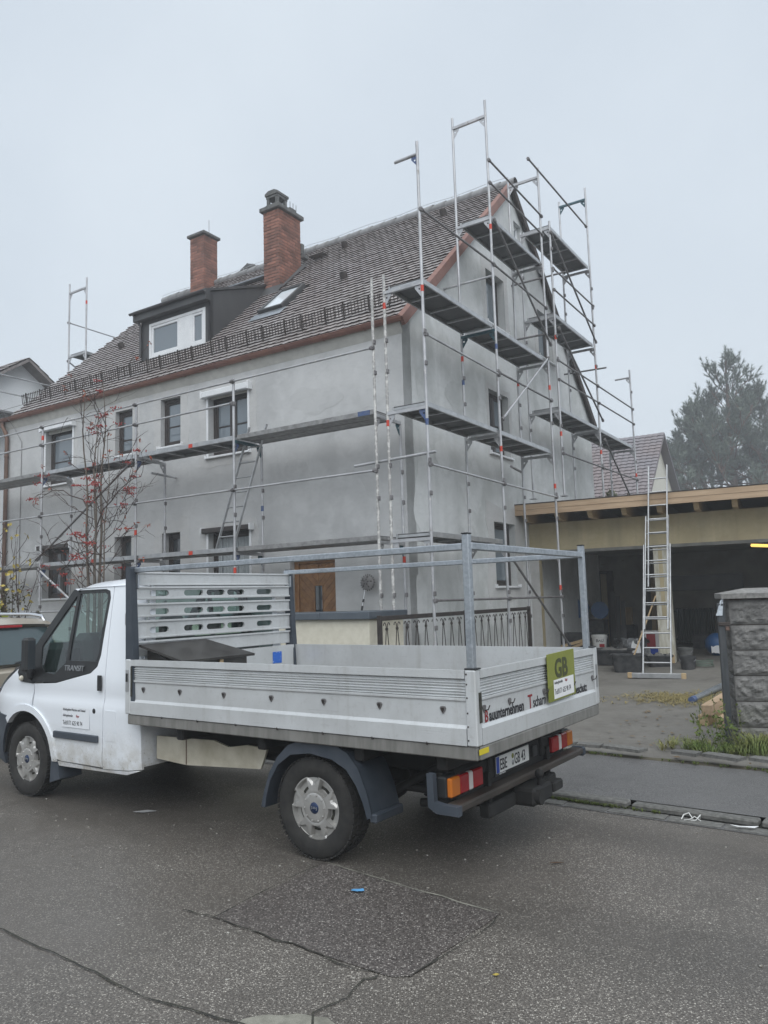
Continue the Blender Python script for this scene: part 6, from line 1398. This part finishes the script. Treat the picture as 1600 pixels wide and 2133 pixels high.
def limb(p,d,l,lev):
    n=5; pts=[Vector(p)]; dd=Vector(d).normalized()
    for i in range(n): dd=(dd+rv(.14)+Vector((0,0,.09))).normalized(); pts.append(pts[-1]+dd*l/n)
    br.path(pts,.03,4,rs=[(.05 if lev>1 else .022)*(1-.15*i) for i in range(n+1)])
    if lev>0:
        for i in range(2 if lev>1 else 1,n+1):
            for _ in range(1 if i<n else 2): limb(pts[i],dd*.9+rv(.8)+Vector((0,0,.25)),max(.35,l*random.uniform(.30,.44)),lev-1)
    else:
        tuft(pts[-1],dd*.9+rv(.25)+Vector((0,0,.7)),random.uniform(.35,.55)); tuft(pts[3],dd*.6+rv(.6)+Vector((0,0,.5)),random.uniform(.3,.42)); tuft(pts[-1],rv(.8)+Vector((0,0,.6)),random.uniform(.25,.4))
for (sx,sy,z0,z1,sc) in ((0,0,3.4,12.2,.95),(-1.6,.2,6.0,9.6,.5),(1.7,-.3,5.8,8.8,.55)):
    z=z0
    while z<z1-.25:
        f=(z1-z)/(z1-z0); ln=(.38+3.5*f**1.0)*sc
        for k in range(4 if f>.3 else 3):
            a=k*1.2566+z*2.1+random.uniform(-.3,.3); limb((sx*min(1,z/8),sy,z+random.uniform(-.15,.15)),(math.cos(a),math.sin(a),.12+.6*(1-f)),ln*random.uniform(.7,1.1),2 if ln>1.5 else 1 if ln>.7 else 0)
        z+=.86
    tuft((sx*1.05+.1*(sx==0),sy,z1-.3),(0,0,1),.7,.16,44)
tr.build('trunk',M['pinebark'],pine); br.build('limbs',M['pinebark'],pine); tag(nd.build('crown',M['needle'],pine),kind='stuff')
# bush behind the house
bs=thing('bush','grey green bush showing between the house and the garage roof','bush',F_H@L(-.25,12.6,.3)); m=MB(); t2=MB()
for i in range(2600):
    a=random.uniform(0,6.28); r=random.random()**.4; z=random.uniform(.0,1.)
    p=(1.5*r*math.cos(a)*math.sin(3.0*z+.15),1.2*r*math.sin(a)*math.sin(3*z+.15),.4+4.1*z); leafquad(m,p,rv(1),rv(1),.16,.05)
for i in range(9): a=i*.7; t2.path([(0,0,0),(.3*math.cos(a),.3*math.sin(a),2),(.8*math.cos(a),.7*math.sin(a),4.4)],.03,5)
m.build('crown',M['bushleaf'],bs); t2.build('stems',M['bark'],bs); bs.children[0]['kind']='stuff'
# grass at the pillar, weeds, hay
random.seed(14)
def tuftgrass(m,p,n,h,sp,droop=.6):
    for i in range(n):
        a=random.uniform(0,6.283); d=Vector((math.cos(a),math.sin(a),0)); q=Vector(p)+d*random.uniform(0,sp*.4); hh=h*random.uniform(.6,1.15); s=Vector((-d.y,d.x,0))*.004
        out=sp*random.uniform(.4,1.2); P=[q,q+d*out*.35+Vector((0,0,hh*.65)),q+d*out*.75+Vector((0,0,hh*.85)),q+d*out*1.15+Vector((0,0,hh*(1-droop)))]
        m.add([P[0]-s,P[0]+s,P[1]+s,P[1]-s,P[2]+s*.7,P[2]-s*.7,P[3]],[(0,1,2,3),(3,2,4,5),(5,4,6)])
gt1=thing('grass_tuft','drooping tuft of long grass at the foot of the stone pillar','grass',frame(3.72,8.10,0,.10)); m=MB(); tuftgrass(m,(0,0,0),240,.19,.27,.95); tuftgrass(m,(.3,.05,0),160,.18,.26,.95); tag(m.build('blades',M['grass'],gt1),kind='stuff')
wd=thing('weeds','patch of low weeds and moss beside the gate post','weeds',frame(3.30,8.28,-.6,.11)); m=MB(); l2=MB()
for i in range(46): tuftgrass(m,(random.gauss(0,.26),random.gauss(0,.12),0),16,.10,.10,.5)
for i in range(16):
    b=Vector((random.gauss(.12,.16),random.gauss(.05,.08),0)); hgt=random.uniform(.15,.62); e=b+Vector((random.uniform(-.22,.08),random.uniform(-.1,.1),hgt)); m.path([b,b.lerp(e,.5)+rv(.03),e],.003,4)
    for k in range(14): q=b.lerp(e,random.uniform(.3,1.))+rv(.02); leafquad(l2,q,rv(1)+Vector((0,0,.2)),rv(1),random.uniform(.03,.06),.013)
tag(m.build('stems',M['grass'],wd),kind='stuff'); tag(l2.build('leaves',M['leaf_green'],wd),kind='stuff')
m=MB()
for i in range(420): tuftgrass(m,(random.gauss(0,.45),random.gauss(0,.34),0),6,.035,.11,.9)
tag(m.build('hay_patch',M['hay'],None,frame(4.45,11.9,-.3,gz(4.4,11.9)+.004)),'flattened dry grass on the driveway near the timber','grass',kind='stuff')
m=MB()
for i in range(90): x=random.gauss(.55,.22); tuftgrass(m,(x,-.008+random.gauss(0,.012),0),6,.028,.03,.4)
for i in range(60): tuftgrass(m,(random.uniform(-.5,2.6),1.50+random.gauss(0,.02),.095),5,.03,.03,.5)
tag(m.build('kerb_moss',pm('moss',(.065,.09,.02),(.10,.12,.03),20,.9),None,F_S@L(0,0,.01)),'moss and grass sprouting along the kerb joint','moss',kind='stuff')
# leaf litter and debris on the ground
random.seed(33)
m=MB()
for i in range(260):
    s_=Vector((random.uniform(-.5,3.2),random.uniform(1.7,6.5),0)); 
    if s_.x>2.5 and s_.y<2.6: continue
    l_=random.uniform(.015,.05); a=random.uniform(0,6.28); q=[(l_*math.cos(a+k*1.57)*(1 if k%2==0 else .45),l_*math.sin(a+k*1.57)*(1 if k%2==0 else .45)) for k in range(4)]
    m.add([(s_.x+x,s_.y+y,yard_z(s_.y)+.012+random.uniform(0,.012)) for x,y in q],[(0,1,2,3)])
tag(m.build('leaf_litter',pm('litter_brown',(.10,.06,.03),(.20,.15,.08),30,.9,world=True),None,F_S),'scattered brown leaves and crumbs on the driveway','litter',kind='stuff')
m=MB()
for i in range(520):
    x=random.uniform(-3.5,3.6); y=random.uniform(3.0,8.0); p=F_S.inverted()@Vector((x,y,0))
    if p.y>-.1: continue
    l_=random.choice((.003,.004,.005,.007,.010)); m.ball((x,y,.003),l_,5,3,sq=(1,random.uniform(.5,1),.5))
tag(m.build('road_grit',pm('grit',(.42,.41,.38),(.16,.14,.11),60,.9,world=True),None),'pale grit scattered over the road','grit',kind='stuff')
def scrap(name,label,x,y,pts,mat,z=.012,F=None,cat='litter'):
    m=MB(); m.prism(pts,'z',0,.0025); 
    m.v=[(a,b,c+.005*math.sin(a*60)*math.sin(b*45)+.004) for a,b,c in m.v]; return tag(m.build(name,M[mat] if isinstance(mat,str) else mat,None,F or frame(x,y,0,z)),label,cat)
scrap('paper_scrap','small sky blue paper scrap on the asphalt patch',-.23,4.96,[(-.042,-.004),(-.005,-.026),(.040,-.014),(.034,.012),(.010,.008),(-.030,.024)],'bluepaper')
scrap('paper_scrap','torn white paper scrap in the gutter at the kerb',2.60,5.97,[(-.09,.035),(-.03,.01),(.09,-.03),(.05,-.045),(-.06,-.0)],'paper',.02)
m=MB(); m.path([(-.08,-.02,.012),(-.06,.02,.05),(-.01,.03,.07),(.03,.0,.02),(.0,-.03,.012),(.06,-.02,.015),(.10,.03,.06),(.09,.05,.02)],.007,5); m.path([(-.05,-.03,.01),(.0,-.04,.02),(.05,-.01,.05),(.11,-.02,.012)],.006,5)
tag(m.build('plastic_strap',M['bucket'],None,frame(2.29,6.22,-.5,.004)@Matrix.Diagonal((.75,.75,.75,1))),'tangled white plastic strap lying by the kerb','strap')
scrap('fallen_leaf','yellow fallen leaf on the road below the asphalt patch',.46,3.86,[(-.016,0),(0,-.010),(.016,.002),(.003,.011)],'leaf_yellow',.004,cat='leaf'); scrap('fallen_leaf','brown fallen leaf on the road behind the truck',1.07,5.36,[(-.05,0),(-.01,-.012),(.05,.0),(.0,.014)],pm('brown_leaf',(.10,.06,.035),None,rough=.8),.004,cat='leaf')
scrap('paper_scrap','grey paper strip on the road near the front wheel',-2.15,6.95,[(-.10,0),(.0,-.03),(.10,.01),(.02,.03)],pm('grey_strip',(.33,.33,.33),None,rough=.8),.006)
# ================================================================== parked estate car ahead of the truck
FC=F_T@L(5.95,-.22,0)
car=thing('parked_car','beige family car parked in front of the white truck','car',FC)
W2=.86
def body(u,v):   # u along length 0..1, v around the lower body
    x=4.15*u; hw=W2*(1-.10*abs(2*u-1)**5); zt=.98 if u<.75 else .98-.25*((u-.75)/.25)**2
    a=-1+2*v; return (x+(.06*(1-a*a) if u==0 else 0)*-1,hw*math.copysign(min(1,abs(a)*1.35)**.7,a) if abs(a)<.98 else hw*math.copysign(1,a),0)
secs=[]
def sect(x,hw,zl,zs,zt,tw):  # closed half section points from left sill over top to right sill
    return [(x,hw*.94,zl),(x,hw,zl+.15),(x,hw*1.01,(zl+zs)/2),(x,hw*.985,zs),(x,tw,zt-.05),(x,tw*.90,zt),(x,0,zt+.025),(x,-tw*.90,zt),(x,-tw,zt-.05),(x,-hw*.985,zs),(x,-hw*1.01,(zl+zs)/2),(x,-hw,zl+.15),(x,-hw*.94,zl)]
S_=[sect(-.06,.70,.40,.80,.95,.62),sect(0,.80,.28,.95,1.06,.70),sect(.05,.83,.26,1.0,1.12,.74)]
low=[sect(x,hw,.26,.93,zt,hw*.94) for x,hw,zt in ((-.08,.74,.98),(-.02,.82,1.03),(.10,.855,1.06),(1.,.87,1.05),(2.6,.87,1.03),(3.1,.86,1.0),(3.7,.83,.88),(4.1,.74,.74),(4.2,.6,.6))]
m=MB(); N=13; m.add([p for s in low for p in s],[(i*N+j,i*N+j+1,(i+1)*N+j+1,(i+1)*N+j) for i in range(len(low)-1) for j in range(N-1)],0,True); m.add(low[0],[tuple(range(N))]); m.build('body',M['beige_paint'],car)
top=[sect(x,hw,.95,1.02,zt,tw) for x,hw,zt,tw in ((.0,.80,1.05,.74),(.12,.80,1.35,.67),(.20,.80,1.585,.60),(.40,.80,1.655,.60),(1.2,.81,1.68,.61),(1.9,.81,1.66,.61),(2.5,.80,1.40,.66),(3.0,.80,1.06,.74))]
m=MB(); m.add([p for s in top for p in s],[(i*N+j,i*N+j+1,(i+1)*N+j+1,(i+1)*N+j) for i in range(len(top)-1) for j in range(N-1)],0,True); m.build('cabin',M['beige_paint'],car)
m=MB(); m.grid(lambda u,v:(-.012+.185*v**1.0-.012*math.sin(v*3.14)-.03*(1-(2*u-1)**4),(2*u-1)*(.665-.11*v),1.10+.45*v),10,6,flip=True); m.build('rear_window',M['car_glass'],car)
for s in (1,-1):
    m=MB(); m.prism([(.22,1.10),(.34,1.50),(.62,1.54),(1.0,1.56),(1.0,1.10)],'y',s*.735,s*.70); m.xform(Matrix.Identity(4)); m.build('side_window',M['car_glass'],car)
    m=MB(); m.path([(.25,s*.575,1.60),(.32,s*.575,1.685),(.6,s*.575,1.715),(1.6,s*.575,1.73),(2.0,s*.575,1.69)],.022,8); m.build('roof_rail',M['chrome'],car)
    m=MB(); m.prism([(-.03,.88),(.14,.90),(.16,1.10),(.10,1.16),(.03,1.10)],'y',s*.85,s*.70); m.build('tail_light',M['lens_red'],car)
    for x in (.75,3.35): link('wheel',tme,car,Matrix.Translation((x,s*.77,.30))@Matrix.Diagonal((.88,.9,.88,1))@Matrix.Rotation(math.pi/2,4,'X'))
m=MB(); m.grid(lambda u,v:(.10+.22*v,(2*u-1)*(.62-.05*v),1.575+.075*v+.02*(1-(2*u-1)**2)),10,3); m.grid(lambda u,v:(.10+.12*v,(2*u-1)*(.62-.02*v),1.575-.035*v),10,2,flip=True); sp=m.build('spoiler',M['beige_paint'],car); MB().cbox((.092,-.17,1.552),(.13,.17,1.585),.006).build('brake_light',M['lens_red'],sp)
m=MB(); vs,fs=fill([[(0,-.085),(.055,0),(0,.085),(-.055,0)],[(0,-.045),(-.022,0),(0,.045),(.022,0)]],lambda u,v:(-.10,-u,.985+v),(.02,0,0)); m.add(vs,fs); m.build('diamond_badge',M['chrome'],car)
m=MB(); m.cbox((-.098,-.35,.80),(-.08,.35,.835),.006); m.build('chrome_strip',M['chrome'],car); MB().cbox((-.105,-.26,.62),(-.088,.26,.73),.003).build('number_plate',M['plate'],car); MB().cbox((-.12,-.84,.30),(.1,.84,.58),.05).build('rear_bumper',M['greyplastic'],car)
m=MB(); m.path([(-.06,.0,1.11),(-.04,-.15,1.14),(.0,-.42,1.20)],.01,5); m.build('rear_wiper',M['blackplastic'],car)
# ================================================================== misty air
hz=MB().box((-97,-42,-1.2),(97,122,23.6)); hv=bpy.data.materials.new('mist'); hv.use_nodes=True; hv.node_tree.nodes.clear()
vo=hv.node_tree.nodes.new('ShaderNodeVolumePrincipled'); vo.inputs['Color'].default_value=(.95,.97,1,1); vo.inputs['Density'].default_value=HAZE; vo.inputs['Anisotropy'].default_value=.2
oo=hv.node_tree.nodes.new('ShaderNodeOutputMaterial'); hv.node_tree.links.new(vo.outputs[0],oo.inputs['Volume'])
if HAZE>0: tag(hz.build('haze',hv),'thin morning fog filling the street',None,kind='stuff')
